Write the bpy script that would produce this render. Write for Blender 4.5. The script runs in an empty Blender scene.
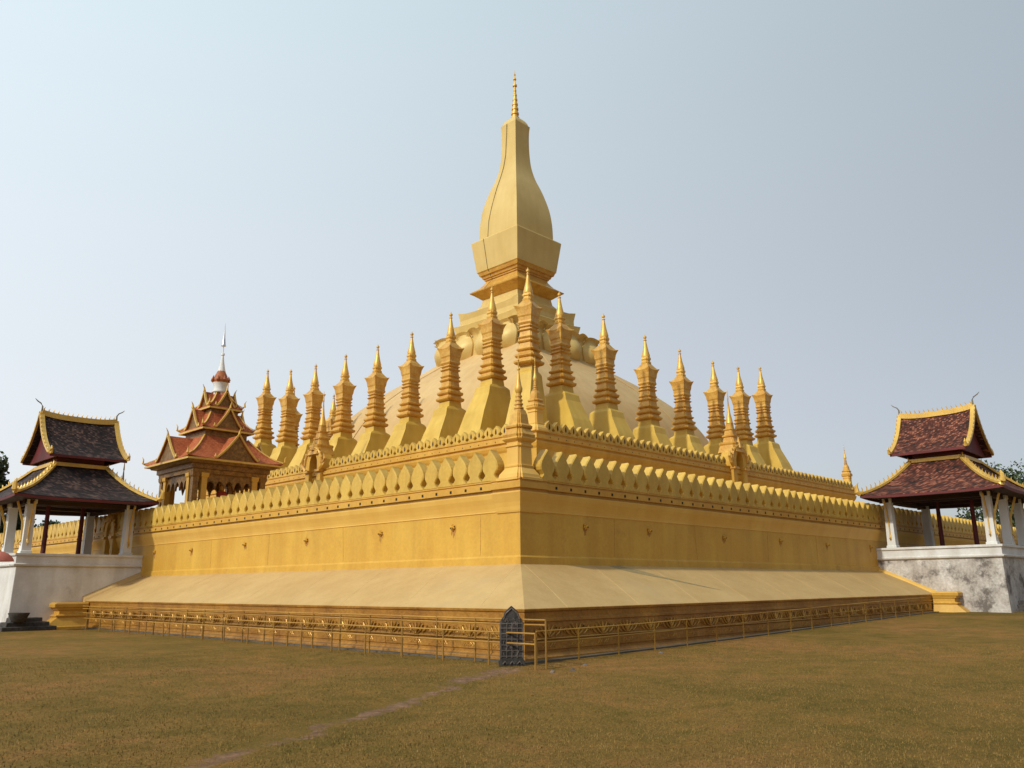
import bpy, math, random
from mathutils import Vector, Matrix
random.seed(7)
R = math.radians
SC = bpy.context.scene
COL = SC.collection

# ------------------------------------------------------------------ camera
F_PX, YAW, PITCH, ROLL = 816.33, math.pi / 4 - 0.0136, 0.2426, -0.0077
CAM = Vector((-15.9906, -15.175, 1.92))
fw = Vector((math.cos(YAW) * math.cos(PITCH), math.sin(YAW) * math.cos(PITCH), math.sin(PITCH)))
rt = Vector((math.sin(YAW), -math.cos(YAW), 0)); up = rt.cross(fw)
rt2 = rt * math.cos(ROLL) + up * math.sin(ROLL); up2 = -rt * math.sin(ROLL) + up * math.cos(ROLL)
cd = bpy.data.cameras.new('camera'); cam = bpy.data.objects.new('camera', cd); COL.objects.link(cam)
cd.sensor_width = 36; cd.lens = F_PX / 1024 * 36; cd.clip_end = 5000; cd.clip_start = 0.1
m = Matrix((rt2, up2, -fw)).transposed().to_4x4(); m.translation = CAM
cam.matrix_world = m
SC.camera = cam

# ------------------------------------------------------------------ light
SUN_EL = R(37)
SUN_AZ = math.atan2(-1.0, 0.02)              # atan2(x, y)
sdir = Vector((math.sin(SUN_AZ) * math.cos(SUN_EL), math.cos(SUN_AZ) * math.cos(SUN_EL), math.sin(SUN_EL)))
ld = bpy.data.lights.new('sun', 'SUN'); ld.energy = 2.75; ld.angle = R(2.5); ld.color = (1.0, 0.985, 0.84)
lo = bpy.data.objects.new('sun', ld); COL.objects.link(lo)
lo.rotation_euler = sdir.to_track_quat('Z', 'Y').to_euler()
W = bpy.data.worlds.new('World'); SC.world = W; W.use_nodes = True
nt = W.node_tree; nt.nodes.clear()
sky = nt.nodes.new('ShaderNodeTexSky'); sky.sky_type = 'NISHITA'; sky.sun_disc = False
sky.sun_elevation = SUN_EL; sky.sun_rotation = SUN_AZ; sky.altitude = 200
sky.air_density = 1.0; sky.dust_density = 2.0; sky.ozone_density = 3.0
hs = nt.nodes.new('ShaderNodeHueSaturation'); hs.inputs['Saturation'].default_value = 0.60
bg = nt.nodes.new('ShaderNodeBackground'); bg.inputs[1].default_value = 0.06
wo = nt.nodes.new('ShaderNodeOutputWorld')
nt.links.new(sky.outputs[0], hs.inputs['Color']); 
# haze glow added to the north-west sky, off the sun, keeping shaded walls dark
tc = nt.nodes.new('ShaderNodeTexCoord'); dp = nt.nodes.new('ShaderNodeVectorMath'); dp.operation = 'DOT_PRODUCT'
ha = R(122); dp.inputs[1].default_value = (math.cos(ha)*0.80, math.sin(ha)*0.80, 0.60)
nt.links.new(tc.outputs['Generated'], dp.inputs[0])
m1 = nt.nodes.new('ShaderNodeMath'); m1.operation = 'MULTIPLY_ADD'; m1.inputs[1].default_value = 0.5; m1.inputs[2].default_value = 0.5; m1.use_clamp = True
m2 = nt.nodes.new('ShaderNodeMath'); m2.operation = 'POWER'; m2.inputs[1].default_value = 1.3
m3 = nt.nodes.new('ShaderNodeMath'); m3.operation = 'MULTIPLY'; m3.inputs[1].default_value = 15.0
nt.links.new(dp.outputs['Value'], m1.inputs[0]); nt.links.new(m1.outputs[0], m2.inputs[0]); nt.links.new(m2.outputs[0], m3.inputs[0])
hz = nt.nodes.new('ShaderNodeVectorMath'); hz.operation = 'SCALE'
zs_ = nt.nodes.new('ShaderNodeSeparateXYZ'); nt.links.new(tc.outputs['Generated'], zs_.inputs[0])
zr = nt.nodes.new('ShaderNodeValToRGB'); zr.color_ramp.elements[0].position = 0.05; zr.color_ramp.elements[1].position = 0.75
zr.color_ramp.elements[0].color = (0.95, 0.935, 0.925, 1); zr.color_ramp.elements[1].color = (0.80, 0.985, 1.05, 1)
nt.links.new(zs_.outputs[2], zr.inputs[0]); nt.links.new(zr.outputs[0], hz.inputs[0])
nt.links.new(m3.outputs[0], hz.inputs['Scale'])
ad_ = nt.nodes.new('ShaderNodeVectorMath'); ad_.operation = 'ADD'
nt.links.new(hs.outputs[0], ad_.inputs[0]); nt.links.new(hz.outputs[0], ad_.inputs[1]); nt.links.new(ad_.outputs[0], bg.inputs[0])
nt.links.new(bg.outputs[0], wo.inputs[0])
SC.view_settings.view_transform = 'Standard'; SC.view_settings.look = 'None'
SC.view_settings.exposure = -0.05; SC.view_settings.gamma = 1

# ------------------------------------------------------------------ materials
def mat(name, c1, c2=None, rough=0.6, metal=0.0, nscale=0.6, bump=0.15, bscale=14.0, streak=0.0, stain=None,
        stain_lo=0.55, stain_hi=0.7, stain_scale=0.35, spec=0.4, fine=0.0):
    M = bpy.data.materials.new(name); M.use_nodes = True
    t = M.node_tree; N = t.nodes; L = t.links; b = N['Principled BSDF']
    geo = N.new('ShaderNodeNewGeometry')
    c2 = c2 or tuple(x * 0.8 for x in c1)
    n1 = N.new('ShaderNodeTexNoise'); n1.inputs['Scale'].default_value = nscale; n1.inputs['Detail'].default_value = 8
    n1.inputs['Roughness'].default_value = 0.62
    L.new(geo.outputs['Position'], n1.inputs['Vector'])
    r1 = N.new('ShaderNodeValToRGB'); r1.color_ramp.elements[0].position = 0.36; r1.color_ramp.elements[1].position = 0.66
    r1.color_ramp.elements[0].color = (*c2, 1); r1.color_ramp.elements[1].color = (*c1, 1)
    L.new(n1.outputs[0], r1.inputs[0])
    out = r1.outputs[0]
    if streak:
        mp = N.new('ShaderNodeMapping'); mp.inputs['Scale'].default_value = (1.0, 1.0, 0.13)
        L.new(geo.outputs['Position'], mp.inputs[0])
        n2 = N.new('ShaderNodeTexNoise'); n2.inputs['Scale'].default_value = 1.6; n2.inputs['Detail'].default_value = 6
        L.new(mp.outputs[0], n2.inputs['Vector'])
        r2 = N.new('ShaderNodeValToRGB'); r2.color_ramp.elements[0].position = 0.30; r2.color_ramp.elements[1].position = 0.62
        d = 1 - streak
        r2.color_ramp.elements[0].color = (d, d * 0.97, d * 0.92, 1); r2.color_ramp.elements[1].color = (1, 1, 1, 1)
        L.new(n2.outputs[0], r2.inputs[0])
        mx = N.new('ShaderNodeMix'); mx.data_type = 'RGBA'; mx.blend_type = 'MULTIPLY'; mx.inputs[0].default_value = 1
        L.new(out, mx.inputs[6]); L.new(r2.outputs[0], mx.inputs[7]); out = mx.outputs[2]
    if fine:
        n5 = N.new('ShaderNodeTexNoise'); n5.inputs['Scale'].default_value = 9; n5.inputs['Detail'].default_value = 5
        L.new(geo.outputs['Position'], n5.inputs['Vector'])
        r5 = N.new('ShaderNodeValToRGB'); r5.color_ramp.elements[0].position = 0.35; r5.color_ramp.elements[1].position = 0.65
        r5.color_ramp.elements[0].color = (1 - fine,) * 3 + (1,); r5.color_ramp.elements[1].color = (1, 1, 1, 1)
        L.new(n5.outputs[0], r5.inputs[0])
        mx = N.new('ShaderNodeMix'); mx.data_type = 'RGBA'; mx.blend_type = 'MULTIPLY'; mx.inputs[0].default_value = 1
        L.new(out, mx.inputs[6]); L.new(r5.outputs[0], mx.inputs[7]); out = mx.outputs[2]
    if stain:
        n3 = N.new('ShaderNodeTexNoise'); n3.inputs['Scale'].default_value = stain_scale; n3.inputs['Detail'].default_value = 11
        n3.inputs['Roughness'].default_value = 0.72
        L.new(geo.outputs['Position'], n3.inputs['Vector'])
        r3 = N.new('ShaderNodeValToRGB'); r3.color_ramp.elements[0].position = stain_lo; r3.color_ramp.elements[1].position = stain_hi
        L.new(n3.outputs[0], r3.inputs[0])
        mx = N.new('ShaderNodeMix'); mx.data_type = 'RGBA'
        L.new(r3.outputs[0], mx.inputs[0]); L.new(out, mx.inputs[6]); mx.inputs[7].default_value = (*stain, 1); out = mx.outputs[2]
    L.new(out, b.inputs['Base Color'])
    b.inputs['Roughness'].default_value = rough; b.inputs['Metallic'].default_value = metal
    b.inputs['Specular IOR Level'].default_value = spec
    if bump:
        n4 = N.new('ShaderNodeTexNoise'); n4.inputs['Scale'].default_value = bscale; n4.inputs['Detail'].default_value = 6
        L.new(geo.outputs['Position'], n4.inputs['Vector'])
        bp = N.new('ShaderNodeBump'); bp.inputs['Strength'].default_value = bump; bp.inputs['Distance'].default_value = 0.05
        L.new(n4.outputs[0], bp.inputs['Height']); L.new(bp.outputs[0], b.inputs['Normal'])
    return M

def tile_mat(name, c1, c2, c3, scale=1.0):
    M = bpy.data.materials.new(name); M.use_nodes = True
    t = M.node_tree; N = t.nodes; L = t.links; b = N['Principled BSDF']
    geo = N.new('ShaderNodeNewGeometry')
    sx = N.new('ShaderNodeSeparateXYZ'); L.new(geo.outputs['Position'], sx.inputs[0])
    ad = N.new('ShaderNodeMath'); ad.operation = 'ADD'; L.new(sx.outputs[0], ad.inputs[0]); L.new(sx.outputs[1], ad.inputs[1])
    cb = N.new('ShaderNodeCombineXYZ'); L.new(ad.outputs[0], cb.inputs[0]); L.new(sx.outputs[2], cb.inputs[1])
    br = N.new('ShaderNodeTexBrick'); br.inputs['Scale'].default_value = scale; br.inputs['Brick Width'].default_value = 0.125
    br.inputs['Row Height'].default_value = 0.08; br.inputs['Mortar Size'].default_value = 0.008; br.inputs['Bias'].default_value = 0
    br.inputs['Color1'].default_value = (0, 0, 0, 1); br.inputs['Color2'].default_value = (1, 1, 1, 1); br.inputs['Mortar'].default_value = (0.1,) * 3 + (1,)
    L.new(cb.outputs[0], br.inputs['Vector'])
    n1 = N.new('ShaderNodeTexNoise'); n1.inputs['Scale'].default_value = 1.3; n1.inputs['Detail'].default_value = 9
    L.new(geo.outputs['Position'], n1.inputs['Vector'])
    mm = N.new('ShaderNodeMath'); mm.operation = 'MULTIPLY_ADD'; mm.inputs[1].default_value = 0.75
    L.new(br.outputs[0], mm.inputs[0])
    sc = N.new('ShaderNodeMath'); sc.operation = 'MULTIPLY_ADD'; sc.inputs[1].default_value = 1.1; sc.inputs[2].default_value = -0.42
    L.new(n1.outputs[0], sc.inputs[0]); L.new(sc.outputs[0], mm.inputs[2])
    rp = N.new('ShaderNodeValToRGB'); e = rp.color_ramp.elements
    e[0].position = 0.05; e[0].color = (*c1, 1); e[1].position = 0.95; e[1].color = (*c3, 1)
    k = e.new(0.55); k.color = (*c2, 1)
    L.new(mm.outputs[0], rp.inputs[0]); L.new(rp.outputs[0], b.inputs['Base Color'])
    b.inputs['Roughness'].default_value = 0.75
    b.inputs['Specular IOR Level'].default_value = 0.25
    bp = N.new('ShaderNodeBump'); bp.inputs['Strength'].default_value = 0.6; bp.inputs['Distance'].default_value = 0.04
    L.new(br.outputs[1], bp.inputs['Height']); bp.invert = True; L.new(bp.outputs[0], b.inputs['Normal'])
    return M

GOLD = (0.66, 0.40, 0.075)
MT = {
 'wall': mat('gold_wall_paint', (0.66, 0.39, 0.060), (0.60, 0.325, 0.042), rough=0.55, streak=0.13, fine=0.08, bump=0.08, stain=(0.40, 0.21, 0.04), stain_lo=0.57, stain_hi=0.78, stain_scale=0.7),
 'cove': mat('pale_gold_paint', (0.74, 0.46, 0.11), (0.69, 0.40, 0.085), rough=0.55, streak=0.07, bump=0.06),
 'trim': mat('deep_gold_trim', (0.67, 0.385, 0.065), (0.60, 0.31, 0.045), rough=0.5, streak=0.12, fine=0.1, bump=0.1),
 'merlon': mat('gold_leaf_merlon', (0.68, 0.435, 0.08), (0.61, 0.36, 0.055), rough=0.5, streak=0.2, fine=0.12, bump=0.08),
 'slope': mat('tan_cement_slope', (0.55, 0.365, 0.15), (0.49, 0.31, 0.12), rough=0.85, nscale=0.3, streak=0.08, fine=0.06, bump=0.1, stain=(0.46, 0.31, 0.15), stain_lo=0.56, stain_hi=0.8, stain_scale=0.25),
 'dome': mat('dome_paint', (0.61, 0.41, 0.18), (0.55, 0.35, 0.145), rough=0.7, nscale=0.25, streak=0.1, bump=0.05, stain=(0.50, 0.34, 0.17), stain_lo=0.56, stain_hi=0.85, stain_scale=0.2),
 'tower': mat('tower_gold', (0.66, 0.47, 0.17), (0.61, 0.42, 0.135), rough=0.5, nscale=0.4, streak=0.06, bump=0.02, metal=0.1),
 'gilt': mat('gilded_spire', (0.72, 0.42, 0.085), (0.60, 0.29, 0.04), rough=0.45, metal=0.12, nscale=1.6, streak=0.12, fine=0.18, bump=0.25, bscale=6, spec=0.5),
 'giltbright': mat('bright_gilding', (0.74, 0.46, 0.11), (0.64, 0.34, 0.06), rough=0.42, metal=0.25, nscale=2, bump=0.2, bscale=8),
 'pedestal': mat('pedestal_gold', (0.66, 0.43, 0.075), (0.60, 0.37, 0.05), rough=0.5, streak=0.14, nscale=0.8, bump=0.04),
 'frieze': mat('amber_frieze', (0.50, 0.24, 0.04), (0.38, 0.165, 0.028), rough=0.42, streak=0.25, fine=0.25, bump=0.35, metal=0.15, stain=(0.20, 0.10, 0.03), stain_lo=0.58, stain_hi=0.8, stain_scale=0.9),
 'relief': mat('relief_gold', (0.54, 0.30, 0.06), (0.38, 0.18, 0.03), rough=0.35, metal=0.3, bump=0.2),
 'rail': mat('gold_painted_rail', (0.46, 0.25, 0.035), (0.30, 0.14, 0.02), rough=0.5, metal=0.0, bump=0.05),
 'white': mat('whitewash', (0.74, 0.72, 0.70), (0.62, 0.59, 0.57), rough=0.85, nscale=0.9, streak=0.15, fine=0.06, bump=0.15, stain=(0.30, 0.27, 0.25), stain_lo=0.60, stain_hi=0.74, stain_scale=0.6),
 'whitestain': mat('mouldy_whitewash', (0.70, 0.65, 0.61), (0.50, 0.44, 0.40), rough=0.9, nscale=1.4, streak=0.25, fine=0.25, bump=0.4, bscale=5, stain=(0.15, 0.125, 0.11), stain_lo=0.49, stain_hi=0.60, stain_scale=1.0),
 'pillar': mat('white_pillar_paint', (0.76, 0.75, 0.74), (0.66, 0.64, 0.62), rough=0.8, streak=0.12, bump=0.05),
 'red': mat('dark_red_paint', (0.14, 0.014, 0.014), (0.08, 0.010, 0.010), rough=0.6, bump=0.1),
 'wood': mat('dark_timber', (0.055, 0.022, 0.015), (0.03, 0.012, 0.01), rough=0.7, bump=0.2),
 'goldtrim': mat('roof_gold_trim', (0.74, 0.47, 0.11), (0.62, 0.36, 0.07), rough=0.4, metal=0.2, fine=0.12, bump=0.15),
 'brown_gilt': mat('carved_bronze_gold', (0.36, 0.185, 0.05), (0.20, 0.10, 0.028), rough=0.4, metal=0.3, nscale=3, fine=0.4, bump=0.6, bscale=9),
 'tile_dark': tile_mat('weathered_roof_tiles', (0.018, 0.010, 0.008), (0.105, 0.026, 0.015), (0.38, 0.14, 0.08)),
 'tile_red': tile_mat('red_glazed_tiles', (0.32, 0.075, 0.025), (0.46, 0.12, 0.04), (0.54, 0.18, 0.07), 1.4),
 'dark': mat('black_void', (0.02, 0.015, 0.01), rough=0.9, bump=0),
 'iron': mat('dark_carved_stone', (0.10, 0.088, 0.082), (0.045, 0.04, 0.037), rough=0.9, bump=0.5, fine=0.4, spec=0.1),
 'lattice': mat('weathered_lattice', (0.24, 0.20, 0.18), (0.12, 0.10, 0.09), rough=0.9, bump=0.4, fine=0.3, spec=0.1),
 'steel': mat('silver_metal', (0.6, 0.6, 0.62), (0.5, 0.5, 0.52), rough=0.35, metal=0.8, bump=0),
 'rubble': mat('dark_mossy_stone', (0.10, 0.085, 0.075), (0.04, 0.035, 0.032), rough=0.95, fine=0.4, bump=0.8, bscale=5),
 'cement': mat('drain_cement', (0.15, 0.12, 0.085), (0.085, 0.07, 0.05), rough=0.9, fine=0.2, bump=0.3),
 'fabric': mat('salmon_canvas', (0.55, 0.17, 0.12), (0.45, 0.13, 0.09), rough=0.8, bump=0.1),
 'robe': mat('red_robe', (0.40, 0.05, 0.02), (0.3, 0.04, 0.02), rough=0.7, bump=0.1),
 'trunk': mat('tree_bark', (0.10, 0.075, 0.05), (0.06, 0.045, 0.03), rough=0.9, bump=0.5),
 'leaf': mat('tree_leaf', (0.075, 0.10, 0.035), (0.035, 0.055, 0.018), rough=0.6, nscale=0.9, bump=0),
 'leafdark': mat('dark_tree_leaf', (0.04, 0.065, 0.03), (0.022, 0.038, 0.018), rough=0.6, nscale=0.9, bump=0),
 'hornmat': mat('tarnished_horn', (0.20, 0.17, 0.12), (0.13, 0.11, 0.08), rough=0.7, bump=0),
 'tile_shaded': tile_mat('shaded_roof_tiles', (0.010, 0.008, 0.008), (0.032, 0.016, 0.014), (0.15, 0.085, 0.065)),  # darker copy of the roof tiles with the left hall's shade painted in
 'cable': mat('dark_cable', (0.05, 0.035, 0.02), rough=0.7, bump=0),
 'rust': mat('rust_stain', (0.42, 0.17, 0.03), (0.5, 0.26, 0.05), rough=0.7, bump=0.1, fine=0.3),
}

# ------------------------------------------------------------------ mesh helpers
class MB:
    def __init__(s): s.v = []; s.f = []; s.mi = []; s.cur = 0
    def add(s, vs, fs):
        o = len(s.v); s.v += [tuple(p) for p in vs]
        for f in fs: s.f.append([i + o for i in f]); s.mi.append(s.cur)
        return s
    def box(s, x0, x1, y0, y1, z0, z1):
        return s.add([(x0,y0,z0),(x1,y0,z0),(x1,y1,z0),(x0,y1,z0),(x0,y0,z1),(x1,y0,z1),(x1,y1,z1),(x0,y1,z1)],
                     [(0,3,2,1),(4,5,6,7),(0,1,5,4),(1,2,6,5),(2,3,7,6),(3,0,4,7)])
    def hexa(s, b, t):
        return s.add(list(b) + list(t), [(0,3,2,1),(4,5,6,7),(0,1,5,4),(1,2,6,5),(2,3,7,6),(3,0,4,7)])
    def loft(s, rings, cap=True, closed=True):
        n = len(rings[0]); vs = [p for r in rings for p in r]; fs = []
        for k in range(len(rings) - 1):
            for i in range(n if closed else n - 1):
                j = (i + 1) % n; fs.append((k*n+i, k*n+j, (k+1)*n+j, (k+1)*n+i))
        if cap and closed:
            fs.append(tuple(range(n))[::-1]); fs.append(tuple((len(rings)-1)*n + i for i in range(n)))
        return s.add(vs, fs)
    def sq(s, prof, cx=0, cy=0, rot=0, redent=0.0):
        rings = []
        for z, h in prof:
            if redent:
                a = h; b = h * (1 - redent); c = h * (1 - redent)
                pts = [(a,-b),(a,b),(c+0,b),(b,c),(b,a),(-b,a),(-b,c),(-c,b),(-a,b),(-a,-b),(-c,-b),(-b,-c),(-b,-a),(b,-a),(b,-c),(c,-b)]
                e = (h - b) * 0.5
                pts = [(a,-b),(a,b),(a-e,b),(a-e,b+e),(b,b+e),(b,a),(-b,a),(-b,b+e),(-a+e,b+e),(-a+e,b),(-a,b),(-a,-b),(-a+e,-b),(-a+e,-b-e),(-b,-b-e),(-b,-a),(b,-a),(b,-b-e),(a-e,-b-e),(a-e,-b)]
            else:
                pts = [(h,-h),(h,h),(-h,h),(-h,-h)]
            rings.append([(cx+x*math.cos(rot)-y*math.sin(rot), cy+x*math.sin(rot)+y*math.cos(rot), z) for x, y in pts])
        return s.loft(rings)
    def lathe(s, prof, cx=0, cy=0, n=16):
        return s.loft([[(cx+r*math.cos(2*math.pi*i/n), cy+r*math.sin(2*math.pi*i/n), z) for i in range(n)] for z, r in prof])
    def tube(s, pts, r, n=6):
        pts = [Vector(p) for p in pts]; rings = []
        for k, p in enumerate(pts):
            d = (pts[min(k+1, len(pts)-1)] - pts[max(k-1, 0)]).normalized()
            a = d.cross(Vector((0,0,1)) if abs(d.z) < 0.9 else Vector((1,0,0))).normalized(); b = d.cross(a)
            rr = r[k] if isinstance(r, (list, tuple)) else r
            rings.append([tuple(p + (a*math.cos(2*math.pi*i/n) + b*math.sin(2*math.pi*i/n))*rr) for i in range(n)])
        return s.loft(rings)
    def bar(s, a, b, w, t, upv=(0,0,1)):
        a = Vector(a); b = Vector(b); d = (b-a).normalized(); u = Vector(upv); sd = d.cross(u).normalized(); u = sd.cross(d).normalized()
        o = [(-1,-1),(1,-1),(1,1),(-1,1)]
        return s.hexa([tuple(a+sd*x*w/2+u*y*t/2) for x, y in o], [tuple(b+sd*x*w/2+u*y*t/2) for x, y in o])
    def prism(s, poly, f):         # poly of 2-D points, f(p, side) -> 3-D
        n = len(poly)
        vs = [f(p, 0) for p in poly] + [f(p, 1) for p in poly]
        fs = [tuple(range(n))[::-1], tuple(range(n, 2*n))] + [(i, (i+1) % n, n + (i+1) % n, n + i) for i in range(n)]
        return s.add(vs, fs)
    def sheet(s, grid, th=0.06):
        # grid rows of 3-D points -> closed slab of thickness th downwards
        a = len(grid); b = len(grid[0]); top = [p for r in grid for p in r]; bot = [(p[0], p[1], p[2]-th) for p in top]; n = a*b; fs = []
        for i in range(a-1):
            for j in range(b-1):
                q = (i*b+j, i*b+j+1, (i+1)*b+j+1, (i+1)*b+j); fs.append(q); fs.append(tuple(n+k for k in q[::-1]))
        for i in range(a-1):
            fs.append((i*b, (i+1)*b, n+(i+1)*b, n+i*b)); fs.append((i*b+b-1, n+i*b+b-1, n+(i+1)*b+b-1, (i+1)*b+b-1))
        for j in range(b-1):
            fs.append((j, n+j, n+j+1, j+1)); k = (a-1)*b; fs.append((k+j, k+j+1, n+k+j+1, n+k+j))
        return s.add(top + bot, fs)
    def build(s, name, mats, parent=None, smooth=False, bevel=0.0, fix=True):
        me = bpy.data.meshes.new(name); me.from_pydata(s.v, [], s.f)
        for k in (mats if isinstance(mats, list) else [mats]): me.materials.append(MT[k])
        if isinstance(mats, list): me.polygons.foreach_set('material_index', s.mi)
        if fix:
            import bmesh
            bm = bmesh.new(); bm.from_mesh(me); bmesh.ops.recalc_face_normals(bm, faces=bm.faces); bm.to_mesh(me); bm.free()
        if smooth:
            me.polygons.foreach_set('use_smooth', [True]*len(me.polygons))
            me.set_sharp_from_angle(angle=R(38))
        me.update()
        o = bpy.data.objects.new(name, me); COL.objects.link(o)
        if parent: o.parent = parent
        if bevel:
            md = o.modifiers.new('bevel', 'BEVEL'); md.width = bevel; md.segments = 2; md.limit_method = 'ANGLE'; md.angle_limit = R(35)
        return o

def tag(o, label, cat=None, group=None, kind=None):
    if label: o['label'] = label
    if cat: o['category'] = cat
    if group: o['group'] = group
    if kind: o['kind'] = kind
    return o
def empty(name, label, cat, loc=(0,0,0), rz=0, group=None):
    o = bpy.data.objects.new(name, None); COL.objects.link(o); o.empty_display_size = 0.3
    o.location = loc; o.rotation_euler = (0, 0, rz)
    return tag(o, label, cat, group)
KIDS = {}
def dup(root, loc, rz=None, label=None):
    c = root.copy(); COL.objects.link(c); c.location = loc
    if rz is not None: c.rotation_euler = (0, 0, rz)
    if label: c['label'] = label
    for ch in root.children:
        k = ch.copy(); COL.objects.link(k); k.parent = c
        for g in ch.children:
            q = g.copy(); COL.objects.link(q); q.parent = k
    return c

def ss(a, b, x):
    t = max(0, min(1, (x-a)/(b-a))); return t*t*(3-2*t)
def gz(x, y): return 0.46 * ss(-2, 36, x)
def gzu(x, y):
    near = max(0, 1 - math.hypot(x+8, y+6)/60)
    return gz(x, y) + near*0.03*(math.sin(x*0.9+y*0.4)+math.sin(y*1.3-x*0.5)) * (1 if (x < -1.2 or y < -1.2) else 0)

# ------------------------------------------------------------------ ground
def ground():
    xs = [-1500,-600,-250,-120,-70,-45] + [-32 + i*0.5 for i in range(143)] + [45,52,62,80,120,250,600,1500]
    ys = xs
    vs = []; 
    for y in ys:
        for x in xs:
            vs.append((x, y, gzu(x, y)))
    n = len(xs); fs = [(j*n+i, j*n+i+1, (j+1)*n+i+1, (j+1)*n+i) for j in range(n-1) for i in range(n-1)]
    M = bpy.data.materials.new('dry_lawn'); M.use_nodes = True; t = M.node_tree; N = t.nodes; L = t.links; b = N['Principled BSDF']
    geo = N.new('ShaderNodeNewGeometry')
    def noise(sc, det=8, ro=0.6, src=None):
        k = N.new('ShaderNodeTexNoise'); k.inputs['Scale'].default_value = sc; k.inputs['Detail'].default_value = det; k.inputs['Roughness'].default_value = ro
        L.new(src or geo.outputs['Position'], k.inputs['Vector']); return k.outputs[0]
    def ramp(src, stops):
        k = N.new('ShaderNodeValToRGB'); e = k.color_ramp.elements
        e[0].position = stops[0][0]; e[0].color = (*stops[0][1], 1); e[1].position = stops[-1][0]; e[1].color = (*stops[-1][1], 1)
        for p, c in stops[1:-1]: q = e.new(p); q.color = (*c, 1)
        L.new(src, k.inputs[0]); return k.outputs[0]
    def mixc(f, a, bb, mode='MIX'):
        k = N.new('ShaderNodeMix'); k.data_type = 'RGBA'; k.blend_type = mode
        if isinstance(f, float): k.inputs[0].default_value = f
        else: L.new(f, k.inputs[0])
        L.new(a, k.inputs[6]); L.new(bb, k.inputs[7]); return k.outputs[2]
    big = ramp(noise(0.16, 6, 0.65), [(0.34, (0.150, 0.098, 0.022)), (0.50, (0.210, 0.124, 0.031)), (0.66, (0.280, 0.138, 0.046))])
    med = ramp(noise(1.5, 8, 0.7), [(0.30, (0.62, 0.72, 0.5)), (0.50, (0.96, 0.96, 0.92)), (0.72, (1.3, 1.12, 1.1))])
    col = mixc(1.0, big, med, 'MULTIPLY')
    fine = ramp(noise(22, 5, 0.75), [(0.34, (0.55, 0.57, 0.5)), (0.5, (1, 1, 1)), (0.68, (1.45, 1.38, 1.25))])
    col = mixc(1.0, col, fine, 'MULTIPLY')
    # worn earth path: distance from a line through the lawn
    sx = N.new('ShaderNodeSeparateXYZ'); L.new(geo.outputs['Position'], sx.inputs[0])
    def ma(op, a, bb=None, c=None):
        k = N.new('ShaderNodeMath'); k.operation = op
        for i, v in enumerate((a, bb, c)):
            if v is None: continue
            if isinstance(v, (int, float)): k.inputs[i].default_value = v
            else: L.new(v, k.inputs[i])
        return k.outputs[0]
    ax, ay, bx, by = -1.9, -0.85, -12.6, -6.4
    ln = math.hypot(bx-ax, by-ay); ux, uy = (bx-ax)/ln, (by-ay)/ln
    along = ma('ADD', ma('MULTIPLY', ma('SUBTRACT', sx.outputs[0], ax), ux), ma('MULTIPLY', ma('SUBTRACT', sx.outputs[1], ay), uy))
    perp0 = ma('ABSOLUTE', ma('ADD', ma('MULTIPLY', ma('SUBTRACT', sx.outputs[0], ax), -uy), ma('ADD', ma('MULTIPLY', ma('SUBTRACT', sx.outputs[1], ay), ux), ma('MULTIPLY', ma('SUBTRACT', noise(0.5, 3), 0.5), 1.6))))
    perp = ma('MULTIPLY', perp0, ma('MULTIPLY_ADD', ma('MINIMUM', ma('MAXIMUM', along, 0.0), 4.0), 0.14, 0.55))
    wob = ma('MULTIPLY_ADD', noise(2.2, 6, 0.7), 1.1, -0.33)
    inside = ma('SUBTRACT', wob, perp)
    f = ma('MULTIPLY', ma('SMOOTH_MIN', 1.0, ma('MAXIMUM', ma('MULTIPLY', inside, 7.0), 0.0), 0.1), ma('LESS_THAN', ma('ABSOLUTE', ma('SUBTRACT', along, 6.2)), 7.0))
    earth = ramp(noise(5, 7, 0.7), [(0.35, (0.13, 0.07, 0.04)), (0.65, (0.32, 0.18, 0.11))])
    fb = ma('MULTIPLY', f, ma('MULTIPLY_ADD', ma('MINIMUM', ma('MAXIMUM', ma('SUBTRACT', along, 3.0), 0.0), 6.0), -0.02, 1.0))
    brk = ma('MINIMUM', ma('MAXIMUM', ma('MULTIPLY', ma('ADD', ma('SUBTRACT', noise(1.1, 4), 0.40), ma('MULTIPLY', ma('MAXIMUM', ma('SUBTRACT', 3.0, along), 0.0), 0.1)), 9.0), 0.12), 1.0)
    col = mixc(ma('MULTIPLY', fb, brk), col, earth)
    L.new(col, b.inputs['Base Color']); b.inputs['Roughness'].default_value = 0.95; b.inputs['Specular IOR Level'].default_value = 0.1
    bp = N.new('ShaderNodeBump'); bp.inputs['Strength'].default_value = 0.9; bp.inputs['Distance'].default_value = 0.05
    L.new(noise(14, 8, 0.8), bp.inputs['Height']); L.new(bp.outputs[0], b.inputs['Normal'])
    MT['lawn'] = M
    g = MB().add(vs, fs).build('ground', 'lawn', fix=False)
    tag(g, None, kind='structure')
ground()

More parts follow.
